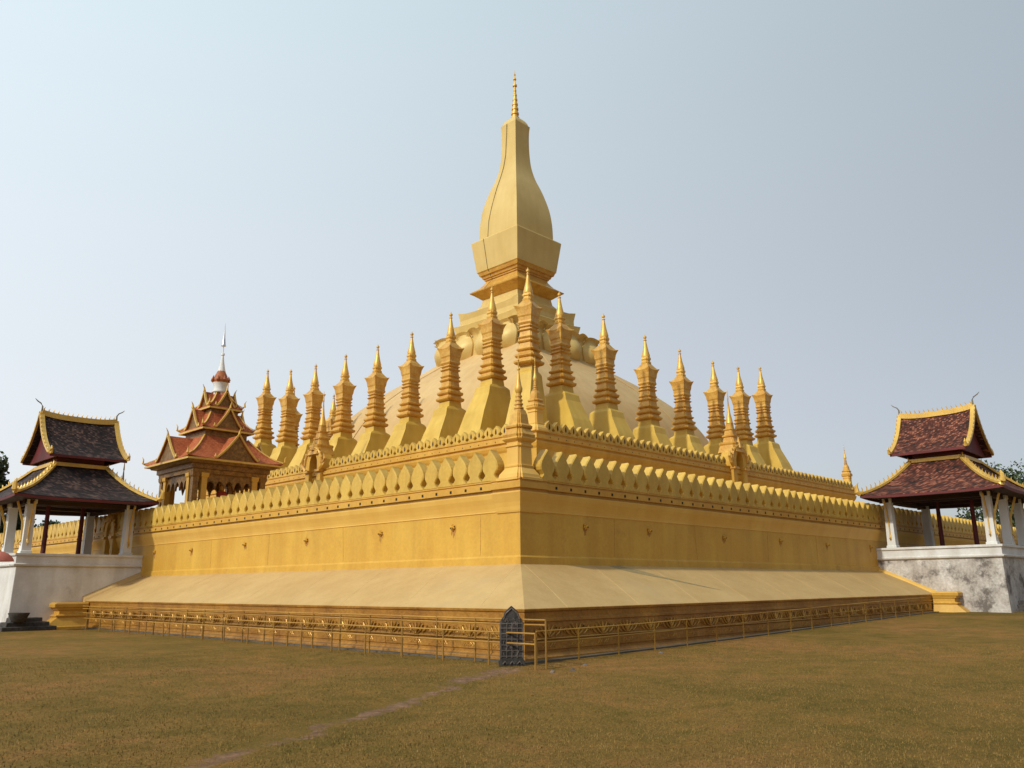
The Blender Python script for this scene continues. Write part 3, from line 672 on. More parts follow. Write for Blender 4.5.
# ------------------------------------------------------------------ the ring of small spires
def spire_proto():
    root = empty('small_spire', 'x', 'spire', (0, 0, 0), 0, 'small gold spires ringed about the dome')
    # pedestal elongated towards the dome (local +X = towards the dome)
    pd = MB()
    def rr(z, xo, xi, w): return [(-xo, -w, z), (xi, -w, z), (xi, w, z), (-xo, w, z)]
    pd.loft([rr(-11.8, 2.65, 1.3, 1.22), rr(-9.0, 1.60, 1.1, 0.90), rr(-7.7, 0.98, 0.98, 0.73), rr(-7.25, 0.88, 0.95, 0.69)])
    pd.loft([rr(-7.25, 0.88, 0.95, 0.69), rr(-7.14, 0.78, 0.84, 0.64), rr(-7.02, 0.56, 0.58, 0.56), rr(-6.65, 0.53, 0.53, 0.53)])
    pd.build('pedestal', 'pedestal', root)
    ne = MB(); pr = [(-6.70, 0.50), (-6.62, 0.52)]
    def ring(z0, z1, h, wst): return [(z0, wst), (z0+0.05, h*0.93), (z0+0.12, h), (z1-0.06, h), (z1, wst+0.02)]
    for z0, z1, h, ws in [(-6.62, -6.34, 0.76, 0.60), (-6.20, -5.92, 0.70, 0.56), (-5.76, -5.54, 0.62, 0.48), (-5.22, -5.04, 0.58, 0.46), (-4.94, -4.78, 0.54, 0.45), (-4.46, -4.32, 0.54, 0.43), (-4.22, -4.08, 0.51, 0.42)]:
        pr += ring(z0, z1, h, ws)
    pr += [(-3.96, 0.42)]
    ne.sq(pr, redent=0.16); ne.build('ringed_shaft', 'gilt', root)
    # lotus capital with flaring corners
    ca = MB(); rings = []
    for z, h, ear in [(-3.98, 0.44, 0), (-3.86, 0.50, 0), (-3.72, 0.46, 0), (-3.5, 0.47, 0), (-3.40, 0.51, 0), (-3.1, 0.53, 0.02), (-2.95, 0.55, 0.06), (-2.84, 0.57, 0.10), (-2.74, 0.52, 0.03), (-2.58, 0.44, 0), (-2.42, 0.33, 0), (-2.3, 0.24, 0)]:
        pts = []
        for c, (sx, sy, dx, dy) in enumerate(((-1,-1,1,0),(1,-1,0,1),(1,1,-1,0),(-1,1,0,-1))):
            for k in range(6):
                t = k/6; e = abs(2*t-1)**3; lob = 0.055*math.sin(t*3*math.pi*2)*(1 if -3.7 < z < -2.7 else 0)
                s_ = 1 + ear*2.2*e + lob
                pts.append(((sx*h+dx*2*h*t)*s_, (sy*h+dy*2*h*t)*s_, z + ear*1.2*e))
        rings.append(pts)
    ca.loft(rings); ca.build('lotus_capital', 'gilt', root)
    tp = MB(); tp.sq([(-2.40, 0.26), (-2.30, 0.30), (-2.22, 0.31), (-2.16, 0.25), (-2.06, 0.25), (-2.0, 0.30), (-1.90, 0.30), (-1.80, 0.24)], redent=0.3)
    tp.lathe([(-1.90, 0.22), (-1.82, 0.30), (-1.68, 0.31), (-1.45, 0.25), (-1.1, 0.17), (-0.75, 0.11), (-0.52, 0.075), (-0.50, 0.12), (-0.46, 0.12), (-0.44, 0.06), (-0.36, 0.06), (-0.30, 0.12), (-0.20, 0.12), (-0.15, 0.05), (0.0, 0.005)], n=12)
    tp.build('spire_tip', 'giltbright', root, smooth=True)
    return root
proto = spire_proto()
for ch in list(proto.children): KIDS[ch.name.split('.')[0]] = ch
LEFTY = [(22.24, 21.74), (26.42, 20.93), (30.8, 20.48), (35.0, 20.37), (39.34, 20.5), (43.78, 20.53), (47.83, 20.83), (51.92, 21.62)]
RIGHTX = [(23.23, 21.08), (27.95, 20.65), (32.94, 20.18), (37.59, 20.06), (42.56, 20.02), (46.75, 20.35), (50.77, 21.11)]
ORD = ['first', 'second', 'third', 'fourth', 'fifth', 'sixth', 'seventh', 'eighth']
AX, BY = 20.58, 18.51
proto.location = (20.35, 18.68, 22.02); proto.rotation_euler = (0, 0, R(12))
proto['label'] = 'small gold spire on the near corner, tallest looking, right in front of the tower'
for i, (y, z) in enumerate(LEFTY):
    lab = 'small gold spire, %s to the left of the one on the near corner' % ORD[i]
    if i == 7: lab = 'small gold spire at the far left end of the row, nearest the red tiered tower'
    dup(proto, (AX, y, z), 0, lab)
for i, (x, z) in enumerate(RIGHTX):
    lab = 'small gold spire, %s to the right of the one on the near corner' % ORD[i]
    if i == 6: lab = 'small gold spire at the far right end of the row'
    dup(proto, (x, BY, z), R(90), lab)
pk = KIDS['pedestal']; pk.data = pk.data; pk.scale = (0.70, 0.78, 1)
# the far two rows: only a few tips show behind the near ones
for i, y in enumerate([47.83, 43.78, 39.34, 35.0]):
    q = dup(proto, (50.9, y, 20.6), R(180), 'small gold spire half hidden behind the right row, %s from the far end' % ORD[i])
    for c in q.children: c.scale = (1, 1, 1)
for i, x in enumerate([46.75, 42.56, 37.59, 32.94, 27.95, 23.5]):
    q = dup(proto, (x, 52.1, 20.5), R(-90), 'small gold spire half hidden behind the left row, %s from the far end' % ORD[i])
    for c in q.children: c.scale = (1, 1, 1)

# ------------------------------------------------------------------ small gates with spires
def gate(label, loc, rz, s=1.0, scroll=True):
    # local +X outward, origin at the foot of the opening
    root = empty('arched_gate', label, 'gate', loc, rz)
    b = MB()
    w = 0.95*s
    b.box(-0.7*s, 0.25*s, -w, -0.48*s, 0, 2.3*s); b.box(-0.7*s, 0.25*s, 0.48*s, w, 0, 2.3*s)
    n = 10; arc = [(0.48*s*math.cos(math.pi*k/n), 2.3*s+0.75*s*math.sin(math.pi*k/n)) for k in range(n+1)]
    out = [(w*math.cos(math.pi*k/n), 2.3*s+1.15*s*math.sin(math.pi*k/n)) for k in range(n+1)]
    for k in range(n):
        p = [arc[k], out[k], out[k+1], arc[k+1]]
        b.hexa([(-0.7*s, q[0], q[1]) for q in p], [(0.25*s, q[0], q[1]) for q in p])
    b.build('arch', 'wall', root)
    d = MB(); d.box(-0.60*s, -0.45*s, -0.48*s, 0.48*s, 0, 3.0*s); d.build('recess_panel', 'rust', root)
    fr = MB()
    for k in range(n):
        p0 = (0.27*s, out[k][0]*1.08, out[k][1]*1.01); p1 = (0.27*s, out[k+1][0]*1.08, out[k+1][1]*1.01)
        fr.tube([p0, p1], 0.09*s, 6)
        fr.tube([p0, (0.27*s, out[k][0]*1.35, out[k][1]*1.03+0.10*s)], [0.09*s, 0.02*s], 5)
    fr.tube([(0.25*s, 0, 3.3*s), (0.25*s, 0, 4.1*s)], [0.25*s, 0.03*s], 6)
    fr.build('flame_frame', 'gilt', root, smooth=True)
    for sg in (-1, 1):
        fr = MB(); fr.tube([(0.27*s, sg*0.9*s, 1.9*s), (0.27*s, sg*1.25*s, 2.2*s), (0.27*s, sg*1.45*s, 2.6*s), (0.27*s, sg*1.30*s, 2.95*s)], [0.14*s, 0.13*s, 0.1*s, 0.03*s], 6)
        if scroll: fr.build('side_scroll', 'gilt', root)
        fr = MB()
        fr.box(-0.7*s, 0.42*s, sg*0.72*s-0.30*s, sg*0.72*s+0.30*s, 1.75*s, 1.9*s)
        fr.build('impost', 'gilt', root); fr = MB(); fr.box(-0.7*s, 0.42*s, sg*0.72*s-0.30*s, sg*0.72*s+0.30*s, 0, 0.35*s)
        fr.build('foot', 'gilt', root)
    t = MB(); t.sq([(3.0*s, 0.75*s), (3.5*s, 0.62*s), (3.6*s, 0.66*s), (3.7*s, 0.66*s), (3.75*s, 0.45*s), (4.1*s, 0.38*s), (4.15*s, 0.46*s), (4.25*s, 0.46*s), (4.3*s, 0.34*s), (4.6*s, 0.30*s), (4.65*s, 0.36*s), (4.72*s, 0.36*s), (4.76*s, 0.24*s), (5.2*s, 0.2*s)], cx=-0.35*s, redent=0.2)
    t.build('stepped_cap', 'gilt', root)
    q = MB(); q.lathe([(5.15*s, 0.26*s), (5.4*s, 0.22*s), (5.9*s, 0.12*s), (6.4*s, 0.07*s), (6.9*s, 0.035*s), (6.95*s, 0.06*s), (7.05*s, 0.05*s), (7.7*s, 0.01)], cx=-0.35*s, n=10)
    q.build('gate_spire', 'giltbright', root, smooth=True)
    return root
gate('small arched gate with a spire, on the left side of the second terrace', (S1-0.15, S2+DD/2+0.25, 8.0), R(180), 1.0)
gate('small arched gate with a spire, on the right side of the second terrace', (S1+DD/2+0.1, S2-0.15, 8.0), R(-90), 1.0)
gate('dark arched gate seen between the white pillars inside the left hall', (WX-0.15, 36.2, 3.4), R(180), 0.8, scroll=False)

# ------------------------------------------------------------------ tiled halls at the middle of each side
def hooks(mb, p0, p1, n, h, out=(0, 0, 0)):
    p0 = Vector(p0); p1 = Vector(p1); d = (p1-p0).normalized()
    for k in range(n):
        p = p0.lerp(p1, (k+0.5)/n); o = Vector(out)
        mb.tube([p, p+Vector((0, 0, h*0.5))+d*h*0.12, p+Vector((0, 0, h))+o*h-d*h*0.1], [h*0.17, h*0.13, 0.012], 4)
def hall(label, loc, rz, plat_mat, tile='tile_dark'):
    root = empty('prayer_hall', label, 'pavilion', loc, rz)      # local +X outward from the wall face, Y along the wall
    Z0, ZP = -0.4, 3.72
    # ----- platform
    pl = MB()
    def rc(z, i): return [(-0.05, -3.5-i, z), (6.18+i, -3.5-i, z), (6.18+i, 3.5+i, z), (-0.05, 3.5+i, z)]
    pl.loft([rc(Z0, 0.10), rc(0.9, 0.06), rc(3.05, 0.0)]); pl.build('platform', plat_mat, root, bevel=0.03)
    lg = MB(); lg.loft([rc(3.05, 0.002), rc(3.10, 0.12), rc(3.18, 0.14), rc(3.22, 0.05), rc(3.58, 0.05), rc(3.60, 0.13), rc(3.72, 0.13)]); lg.build('platform_cornice', 'white' , root, bevel=0.01)
    # ----- pillars with slanted gilt brackets
    first = None
    for u, v in [(0.75, -3.05), (5.75, -3.05), (5.75, 0.0), (5.75, 3.05), (0.75, 3.05)]:
        p = MB(); p.sq([(0, 0.27), (0.12, 0.27), (0.14, 0.23), (2.5, 0.20), (2.54, 0.24), (2.74, 0.24)]); o = p.build('pillar', 'pillar', root, bevel=0.015)
        o.location = (u, v, ZP)
        dirs = []
        if v: dirs.append((0, math.copysign(1, v)))
        if u > 3: dirs.append((1, 0))
        for dx, dy in dirs:
            b = MB(); L0, L1 = 0.22, 0.62
            b.bar((dx*L0, dy*L0, 0.55), (dx*(L0+0.06), dy*(L0+0.06), 1.6), 0.055, 0.08, (dx, dy, 0.01))
            b.bar((dx*(L0+0.06), dy*(L0+0.06), 1.6), (dx*L1, dy*L1, 2.62), 0.06, 0.10, (dx, dy, 0.01))
            b.tube([(dx*L0, dy*L0, 0.7), (dx*(L0+0.12), dy*(L0+0.12), 0.52), (dx*(L0+0.02), dy*(L0+0.02), 0.40)], [0.06, 0.05, 0.02], 5)
            q = b.build('bracket', 'goldtrim', root); q.location = (u, v, ZP)
    ic = MB()
    for u, v in [(4.1, 0.3), (2.3, 0.3)]:
        c = MB(); c.lathe([(ZP, 0.15), (ZP+0.2, 0.13), (6.5, 0.11), (8.3, 0.10)], u, v, 10); c.build('inner_column', 'red', root, smooth=True)
    bm_ = MB()
    for v in (-3.05, 3.05): bm_.box(0.3, 6.1, v-0.11, v+0.11, 6.22, 6.44)
    for u in (0.75, 5.75): bm_.box(u-0.11, u+0.11, -3.3, 3.3, 6.225, 6.445)
    for v in (-1.0, 1.6): bm_.box(0.4, 6.0, v-0.08, v+0.08, 6.3, 6.5)
    bm_.build('roof_beams', 'wood', root)
    ce = MB(); ce.box(0.2, 6.8, -4.6, 4.6, 6.47, 6.50); ce.build('ceiling', 'wood', root)
    # ----- lower hipped roof
    E0, E1, V = -0.02, 7.02, 4.95; T0, T1, VT = 1.75, 4.45, 1.62; ZE, ZT = 6.50, 8.58
    def lw(t, c):   # t 0 eave ..1 top ; concave sag
        return ZE + (ZT-ZE)*(t - 0.13*math.sin(math.pi*t))
    rf = MB(); n = 8
    def rowpt(t, side_, s_):
        u0 = E0+(T0-E0)*t; u1 = E1+(T1-E1)*t; v = V+(VT-V)*t; z = lw(t, 0) + 0.10*(1-t)*abs(2*s_-1)**4
        if side_ == 0: return (u0+(u1-u0)*s_, -v, z)
        if side_ == 1: return (u1, -v+2*v*s_, z)
        if side_ == 2: return (u1+(u0-u1)*s_, v, z)
        return (u0, v-2*v*s_, z)
    for sd in range(4):
        rf.sheet([[rowpt(j/6, sd, i/n) for i in range(n+1)] for j in range(7)], 0.07)
    low = rf.build('lower_roof', tile, root)
    fa = MB()
    for sd in range(4):
        for i in range(n):
            a = Vector(rowpt(0, sd, i/n)); b = Vector(rowpt(0, sd, (i+1)/n)); fa.bar(a-Vector((0, 0, 0.10)), b-Vector((0, 0, 0.10)), 0.06, 0.13)
    fa.build('fascia', 'red', root)
    tr = MB()
    for sd in range(4):
        pts = [Vector(rowpt(j/6, sd, 0))+Vector((0, 0, 0.06)) for j in range(7)]
        for a, b in zip(pts, pts[1:]): tr.bar(a, b, 0.30, 0.12)
        for a, b in zip(pts, pts[1:]): hooks(tr, a+Vector((0, 0, 0.06)), b+Vector((0, 0, 0.06)), 2, 0.26)
        e = pts[0]; o_ = Vector((e.x-3.5, e.y, 0)).normalized()
        tr.tube([e, e+o_*0.18+Vector((0, 0, 0.1)), e+o_*0.2+Vector((0, 0, 0.42)), e+o_*0.05+Vector((0, 0, 0.62))], [0.16, 0.14, 0.09, 0.02], 6)
        a = Vector(rowpt(1, sd, 0)); b = Vector(rowpt(1, sd, 1)); tr.bar(a+Vector((0, 0, 0.03)), b+Vector((0, 0, 0.03)), 0.30, 0.20)
    tr.build('hip_ridges', 'goldtrim', root)
    # ----- neck
    nk = MB(); nk.box(1.85, 4.35, -1.52, 1.52, 8.45, 9.25); nk.build('roof_neck', 'red', root)
    # ----- upper gabled roof, ridge along X, steep concave slopes
    U0, U1 = 0.92, 4.98; ZR, ZL, VE = 11.42, 9.02, 2.36
    def vz(t):      # t 0 ridge, 1 eave: concave
        v = VE*(0.62*t + 0.38*t*t*t); z = ZR - (ZR-ZL)*(1.08*t - 0.08*t*t*t); return v, z
    up_ = MB(); nn = 10; m = 8
    for sg in (-1, 1):
        up_.sheet([[(U0+(U1-U0)*i/m, sg*vz(j/nn)[0], vz(j/nn)[1] + 0.16*abs(2*i/m-1)**3*(1-j/nn) + 0.06*abs(2*i/m-1)**4) for i in range(m+1)] for j in range(nn+1)], 0.09)
    up_.build('upper_roof', tile, root)
    for sg in (-1, 1):
        ef = MB(); ef.bar((U0, sg*(VE-0.02), ZL-0.04), (U1, sg*(VE-0.02), ZL-0.04), 0.06, 0.14)
        ef.build('eave_board', 'red', root)
    for u in (U0+0.35, U1-0.35):   # gable panels
        un = MB()
        poly = [(-vz(j/nn)[0]*0.97, vz(j/nn)[1]-0.1) for j in range(nn, -1, -1)] + [(vz(j/nn)[0]*0.97, vz(j/nn)[1]-0.1) for j in range(1, nn+1)]
        un.prism(poly, lambda p, s_, u=u: (u + (0.05 if s_ else -0.05), p[0], p[1]))
        un.build('gable_panel', 'red', root)
    for u, gd in ((U0, -1), (U1, 1)):
        g = MB()
        for sg in (-1, 1):
            pts = [Vector((u, sg*vz(j/nn)[0], vz(j/nn)[1] + 0.16*(1-j/nn)+0.10)) for j in range(nn+1)]
            for a, b in zip(pts, pts[1:]): g.bar(a, b, 0.24, 0.12)
            for a, b in zip(pts, pts[1:]): hooks(g, a+Vector((gd*0.1, sg*0.06, 0.02)), b+Vector((gd*0.1, sg*0.06, 0.02)), 1, 0.13)
            e = pts[-1]; g.tube([e, e+Vector((0, sg*0.14, -0.02)), e+Vector((0, sg*0.22, 0.16)), e+Vector((0, sg*0.16, 0.34))], [0.12, 0.11, 0.07, 0.02], 5)
        g.build('bargeboard', 'goldtrim', root)
        c = MB(); t0 = Vector((u, 0, ZR+0.28)); c.tube([t0-Vector((0, 0, 0.2)), t0+Vector((0, 0, 0.30)), t0+Vector((gd*0.10, 0, 0.46)), t0+Vector((gd*0.30, 0, 0.58)), t0+Vector((gd*0.42, 0, 0.70))], [0.07, 0.04, 0.035, 0.03, 0.01], 6)
        c.build('ridge_horn', 'hornmat', root, smooth=True)
    rd = MB()
    for i in range(m):
        a = Vector((U0+(U1-U0)*i/m, 0, ZR+0.06+0.16*abs(2*i/m-1)**3)); b = Vector((U0+(U1-U0)*(i+1)/m, 0, ZR+0.06+0.16*abs(2*(i+1)/m-1)**3))
        rd.bar(a, b, 0.26, 0.30); hooks(rd, a+Vector((0, 0, 0.12)), b+Vector((0, 0, 0.12)), 2, 0.24)
    rd.build('roof_ridge', 'goldtrim', root)
    return root
hall('tile roofed open hall on a clean white platform, against the sunlit left wall', (WX, 35.35, 0), R(180), 'white', 'tile_shaded')
hall('tile roofed open hall on a mould-stained white platform, against the shaded right wall', (35.2, WX, 0.1), R(-90), 'whitestain')

# moulded end blocks of the podium
def endblock(label, loc, rz):
    root = empty('end_block', label, 'plinth', loc, rz)
    b = MB(); b.loft([[(-x, -w, z), (0.0, -w, z), (0.0, w, z), (-x, w, z)] for z, x, w in [(-0.3, 2.1, 0.60), (0.10, 2.1, 0.60), (0.14, 1.98, 0.56), (0.55, 1.42, 0.40), (0.60, 1.5, 0.46), (0.66, 1.5, 0.46), (0.70, 1.34, 0.38), (0.88, 1.34, 0.38), (0.93, 1.46, 0.44), (1.0, 1.46, 0.44), (1.04, 1.6, 0.5), (1.20, 1.62, 0.52), (1.28, 1.5, 0.48)]])
    b.build('moulded_block', 'trim', root, bevel=0.015)
    return root
endblock('moulded gold end block of the low wall beside the left white platform', (-0.05, 31.4, 0), 0)
endblock('moulded gold end block of the low wall beside the right stained platform', (31.3, -0.05, 0.33), R(90))

# ------------------------------------------------------------------ red tiered tower
tw = empty('shrine_tower', 'small open shrine with three tiers of red roofs and a white spire', 'shrine', (7.9, 34.75, 0))
fl = MB(); fl.sq([(5.0, 2.9), (5.5, 2.9), (5.55, 2.7), (5.9, 2.7)]); fl.build('base', 'brown_gilt', tw)
for sx in (-1, 1):
    for sy in (-1, 1):
        for ox, oy in ((0, 0), (-0.55, 0), (0, -0.55)):
            p = MB(); p.sq([(5.9, 0.24), (6.1, 0.24), (6.15, 0.17), (8.4, 0.17), (8.5, 0.23), (8.7, 0.25)]); o = p.build('pillar', 'brown_gilt' if (ox or oy) == 0 else 'trim', tw)
            o.location = (sx*(2.2+ox), sy*(2.2+oy), 0)
en = MB(); en.sq([(8.68, 2.42), (8.9, 2.45), (8.95, 2.55), (9.2, 2.55), (9.25, 2.8), (9.45, 2.95)]); en.build('entablature', 'brown_gilt', tw)
for rz in range(4):    # scalloped arches
    a = MB(); c5 = 5; w = 3.0/c5
    poly = [(-1.55, 8.7)]
    pts = [(-1.55, 7.9)]
    for k in range(c5):
        x0 = -1.5 + k*w
        for j in range(7): t = j/6; pts.append((x0+w*t, 7.75 + 0.55*math.sin(math.pi*t)**0.6))
    pts.append((1.55, 7.9))
    for p, q in zip(pts, pts[1:]):
        a.hexa([(p[0], -2.26, p[1]), (q[0]+0.0005, -2.26, q[1]), (q[0]+0.0005, -2.14, q[1]), (p[0], -2.14, p[1])], [(p[0], -2.26, 8.72), (q[0]+0.0005, -2.26, 8.72), (q[0]+0.0005, -2.14, 8.72), (p[0], -2.14, 8.72)])
    o = a.build('scalloped_arch', 'brown_gilt', tw); o.rotation_euler = (0, 0, rz*math.pi/2)
def tier(ze, he, zt, ht, ga, gw, gout, zbody):
    """hipped skirt from (ze, he) to (zt, ht) with a gable of apex height ga, half width gw on every face"""
    rf = MB(); n = 6
    for rz in range(4):
        M3 = Matrix.Rotation(rz*math.pi/2, 3, 'Z')
        rows = []
        for j in range(n+1):
            t = j/n; h = he+(ht-he)*t; z = ze+(zt-ze)*(t-0.14*math.sin(math.pi*t))
            rows.append([tuple(M3 @ Vector((-h+2*h*i/8, -h, z+0.12*(1-t)*abs(2*i/8-1)**4))) for i in range(9)])
        rf.sheet(rows, 0.06)
        # gable roof projecting from the face
        dep0 = he-0.15+gout; dep1 = ht*0.75
        for sg in (-1, 1):
            rows = []
            for j in range(6):
                t = j/5; x = sg*gw*(0.85*t+0.15*t*t*t)
                z = ga-(ga-ze-0.05)*(1.05*t-0.05*t*t)
                rows.append([tuple(M3 @ Vector((x, -(dep0+(dep1-dep0)*i/2), z))) for i in range(3)])
            rf.sheet(rows, 0.06)
    r = rf.build('tiled_roof', 'tile_red', tw)
    tr = MB()
    for rz in range(4):
        M3 = Matrix.Rotation(rz*math.pi/2, 3, 'Z'); dep0 = he-0.15+gout
        V3 = lambda x, y, z: M3 @ Vector((x, y, z))
        for sg in (-1, 1):
            pts = []
            for j in range(6):
                t = j/5; pts.append(V3(sg*gw*(0.85*t+0.15*t*t*t), -dep0, ga-(ga-ze-0.05)*(1.05*t-0.05*t*t)+0.05))
            for p, q in zip(pts, pts[1:]): tr.bar(p, q, 0.12, 0.10)
            e = pts[-1]; d = V3(sg, 0, 0); tr.tube([e, e+d*0.12+Vector((0, 0, 0.05)), e+d*0.10+Vector((0, 0, 0.25))], [0.09, 0.07, 0.015], 5)
        ap = V3(0, -dep0, ga+0.05); od = V3(0, -1, 0)
        tr.tube([ap, ap+Vector((0, 0, 0.2))+od*0.03, ap+Vector((0, 0, 0.42))+od*0.14], [0.08, 0.045, 0.012], 5)
        pn = MB(); pn.add([V3(-gw*0.93, -dep0+0.08, ze-0.05), V3(gw*0.93, -dep0+0.08, ze-0.05), V3(0, -dep0+0.08, ga-0.1), V3(-gw*0.93, -dep0+0.2, ze-0.05), V3(gw*0.93, -dep0+0.2, ze-0.05), V3(0, -dep0+0.2, ga-0.1)], [(0, 1, 2), (5, 4, 3), (0, 3, 4, 1), (1, 4, 5, 2), (2, 5, 3, 0)]); pn.build('gable_panel', 'brown_gilt', r)
        # hip band + corner horn
        pts = [V3(-(he+(ht-he)*t), -(he+(ht-he)*t), ze+(zt-ze)*(t-0.14*math.sin(math.pi*t))+0.12*(1-t)+0.04) for t in (0, .33, .66, 1)]
        for p, q in zip(pts, pts[1:]): tr.bar(p, q, 0.09, 0.06)
        e = pts[0]; od = V3(-1, -1, 0).normalized(); tr.tube([e, e+od*0.12+Vector((0, 0, 0.04)), e+od*0.10+Vector((0, 0, 0.28)), e+od*0.2+Vector((0, 0, 0.45))], [0.09, 0.07, 0.04, 0.01], 5)
        a, b = V3(-he, -he+0.03, ze-0.07), V3(he, -he+0.03, ze-0.07); tr.bar(a, b, 0.09, 0.11)
    tr.build('gilt_edging', 'goldtrim', r)
    bd = MB(); bd.sq([(zt-0.15, ht*0.96), (zbody, ht*0.96)]); bd.build('drum', 'brown_gilt', r)
tier(9.5, 3.12, 11.15, 1.45, 11.1, 1.32, 0.14, 11.75)
tier(11.65, 1.72, 12.75, 0.95, 13.0, 0.86, 0.10, 13.2)
tier(13.15, 1.12, 14.15, 0.42, 14.25, 0.58, 0.06, 14.3)
wt = MB(); wt.lathe([(14.1, 0.44), (14.3, 0.44), (14.32, 0.52), (14.42, 0.52), (14.44, 0.40), (14.75, 0.40), (14.98, 0.50)], n=14); wt.build('white_drum', 'pillar', tw, smooth=True)
cr = MB(); cr.lathe([(14.95, 0.46), (15.1, 0.52), (15.2, 0.52), (15.3, 0.44), (15.5, 0.38), (15.65, 0.30), (15.8, 0.24)], n=14)
for k in range(8):
    t = k*math.pi/4; cr.tube([(0.42*math.cos(t), 0.42*math.sin(t), 15.0), (0.56*math.cos(t), 0.56*math.sin(t), 15.15), (0.50*math.cos(t), 0.50*math.sin(t), 15.42)], [0.08, 0.1, 0.02], 5)
MT['crownmat'] = mat('red_gold_crown', (0.46, 0.15, 0.04), (0.36, 0.09, 0.03), rough=0.5, nscale=4, fine=0.3, bump=0.3)
cr.build('lotus_crown', 'crownmat', tw, smooth=True)
wt = MB(); wt.lathe([(15.75, 0.26), (16.0, 0.20), (16.5, 0.11), (16.85, 0.07), (16.88, 0.12), (17.0, 0.11), (17.05, 0.04), (17.45, 0.03)], n=10); wt.build('white_spire', 'pillar', tw, smooth=True)
wt = MB(); wt.lathe([(17.4, 0.03), (17.5, 0.03), (17.52, 0.17), (17.6, 0.13), (18.1, 0.07), (18.6, 0.03), (19.1, 0.01)], n=10); wt.build('metal_tip', 'steel', tw, smooth=True)
# seated figure inside
bu = empty('seated_statue', 'seated golden statue wrapped in a red robe inside the open shrine', 'statue', (8.0, 33.6, 5.9))
al = MB(); al.sq([(0, 0.62), (0.15, 0.62), (0.2, 0.5), (0.75, 0.46), (0.8, 0.56), (0.9, 0.56)]); al.build('altar', 'brown_gilt', bu)
def ell(mb, c, r, n=10, m=6):
    rings = []
    for j in range(1, m):
        a = math.pi*j/m; rings.append([(c[0]+r[0]*math.sin(a)*math.cos(2*math.pi*i/n), c[1]+r[1]*math.sin(a)*math.sin(2*math.pi*i/n), c[2]-r[2]*math.cos(a)) for i in range(n)])
    mb.loft(rings)
b = MB(); b.loft([[(rx*math.cos(2*math.pi*i/14), ry*math.sin(2*math.pi*i/14)+oy, z) for i in range(14)] for z, rx, ry, oy in [(0.9, 0.52, 0.40, -0.04), (1.0, 0.56, 0.44, -0.06), (1.12, 0.50, 0.38, -0.04), (1.2, 0.30, 0.24, 0), (1.45, 0.27, 0.19, 0), (1.7, 0.34, 0.2, 0), (1.85, 0.32, 0.18, 0), (1.93, 0.12, 0.11, 0), (2.0, 0.09, 0.09, 0), (2.05, 0.12, 0.13, 0), (2.2, 0.145, 0.16, 0), (2.35, 0.11, 0.12, 0), (2.42, 0.06, 0.06, 0), (2.55, 0.01, 0.01, 0)]])
b.build('figure', 'gilt', bu, smooth=True)
b = MB(); b.loft([[(rx*math.cos(2*math.pi*i/14), ry*math.sin(2*math.pi*i/14)+oy, z) for i in range(14)] for z, rx, ry, oy in [(1.0, 0.60, 0.46, -0.04), (1.15, 0.53, 0.41, -0.03), (1.25, 0.34, 0.27, 0), (1.5, 0.31, 0.22, 0), (1.75, 0.37, 0.23, 0), (1.87, 0.30, 0.19, 0)]]); b.build('robe', 'robe', bu, smooth=True)

# ------------------------------------------------------------------ railings
MT['railpost'] = mat('brown_gold_post', (0.30, 0.16, 0.03), (0.22, 0.11, 0.02), rough=0.5, bump=0.05)
def railing(label, left, off, a0, a1, top, bars, step, start, endpost=True, rad=0.022):
    root = empty('handrail', label, 'railing', (0, 0, 0))
    z0 = lambda a: (gz(-0.5, 0) if left else gz(a, 0))
    n = max(2, int(abs(a1-a0)/2)); 
    for b in bars:
        m_ = MB(); m_.tube([side(-off, a0+(a1-a0)*k/n, z0(a0+(a1-a0)*k/n)+b+random.uniform(-.008, .008), left) for k in range(n+1)], rad, 6); m_.build('rail_bar', 'rail', root)
    a = start; ps = []
    while a < a1: ps.append(a); a += step
    if endpost: ps.append(a0)
    proto = None
    for a in ps:
        m_ = MB(); m_.tube([side(-off, a, z0(a)-0.15, left), side(-off, a, z0(a)+top+random.uniform(-.012, .006), left)], rad*1.15, 6); m_.build('rail_post', 'railpost' if left else 'rail', root)
railing('tall two-bar gold handrail along the left wall, ending past the near corner', True, 0.62, -1.30, 30.0, 1.12, (1.10, 0.98), 1.55, 1.2)
railing('low gold handrail in front of the tall one along the left wall', True, 0.95, -1.25, 30.0, 0.80, (0.80, 0.55), 1.75, 0.35)
railing('low gold handrail along the shaded right wall', False, 0.55, -0.15, 29.5, 0.80, (0.80, 0.52), 1.75, 1.5, rad=0.019)

# ------------------------------------------------------------------ carved slab at the corner
sl = empty('carved_slab', 'dark upright carved slab with a pointed top standing at the near corner', 'slab', (-0.82, -0.33, 0), R(-45+4))
out = [(-0.32, 0.0), (0.32, 0.0), (0.33, 0.12), (0.29, 0.16), (0.29, 1.02), (0.25, 1.12), (0.20, 1.18), (0.16, 1.30), (0.07, 1.38), (0.0, 1.44), (-0.07, 1.38), (-0.16, 1.30), (-0.20, 1.18), (-0.25, 1.12), (-0.29, 1.02), (-0.29, 0.16), (-0.33, 0.12)]
b = MB(); b.prism(out, lambda p, s_: (p[0], -0.06 if s_ else 0.08, p[1])); b.build('slab', 'iron', sl, bevel=0.01)
b = MB()
rl_ = random.Random(5)
for z in (0.24, 0.37, 0.50, 0.64, 0.77, 0.90, 1.02): b.bar((-0.27, -0.066, z+rl_.uniform(-.01, .01)), (0.27, -0.066, z), 0.02, 0.022)
for x in (-0.27, -0.13, 0.0, 0.13, 0.27): b.bar((x, -0.07, 0.20), (x+rl_.uniform(-.01, .01), -0.07, 1.04), 0.02, 0.02, (0, -1, 0))
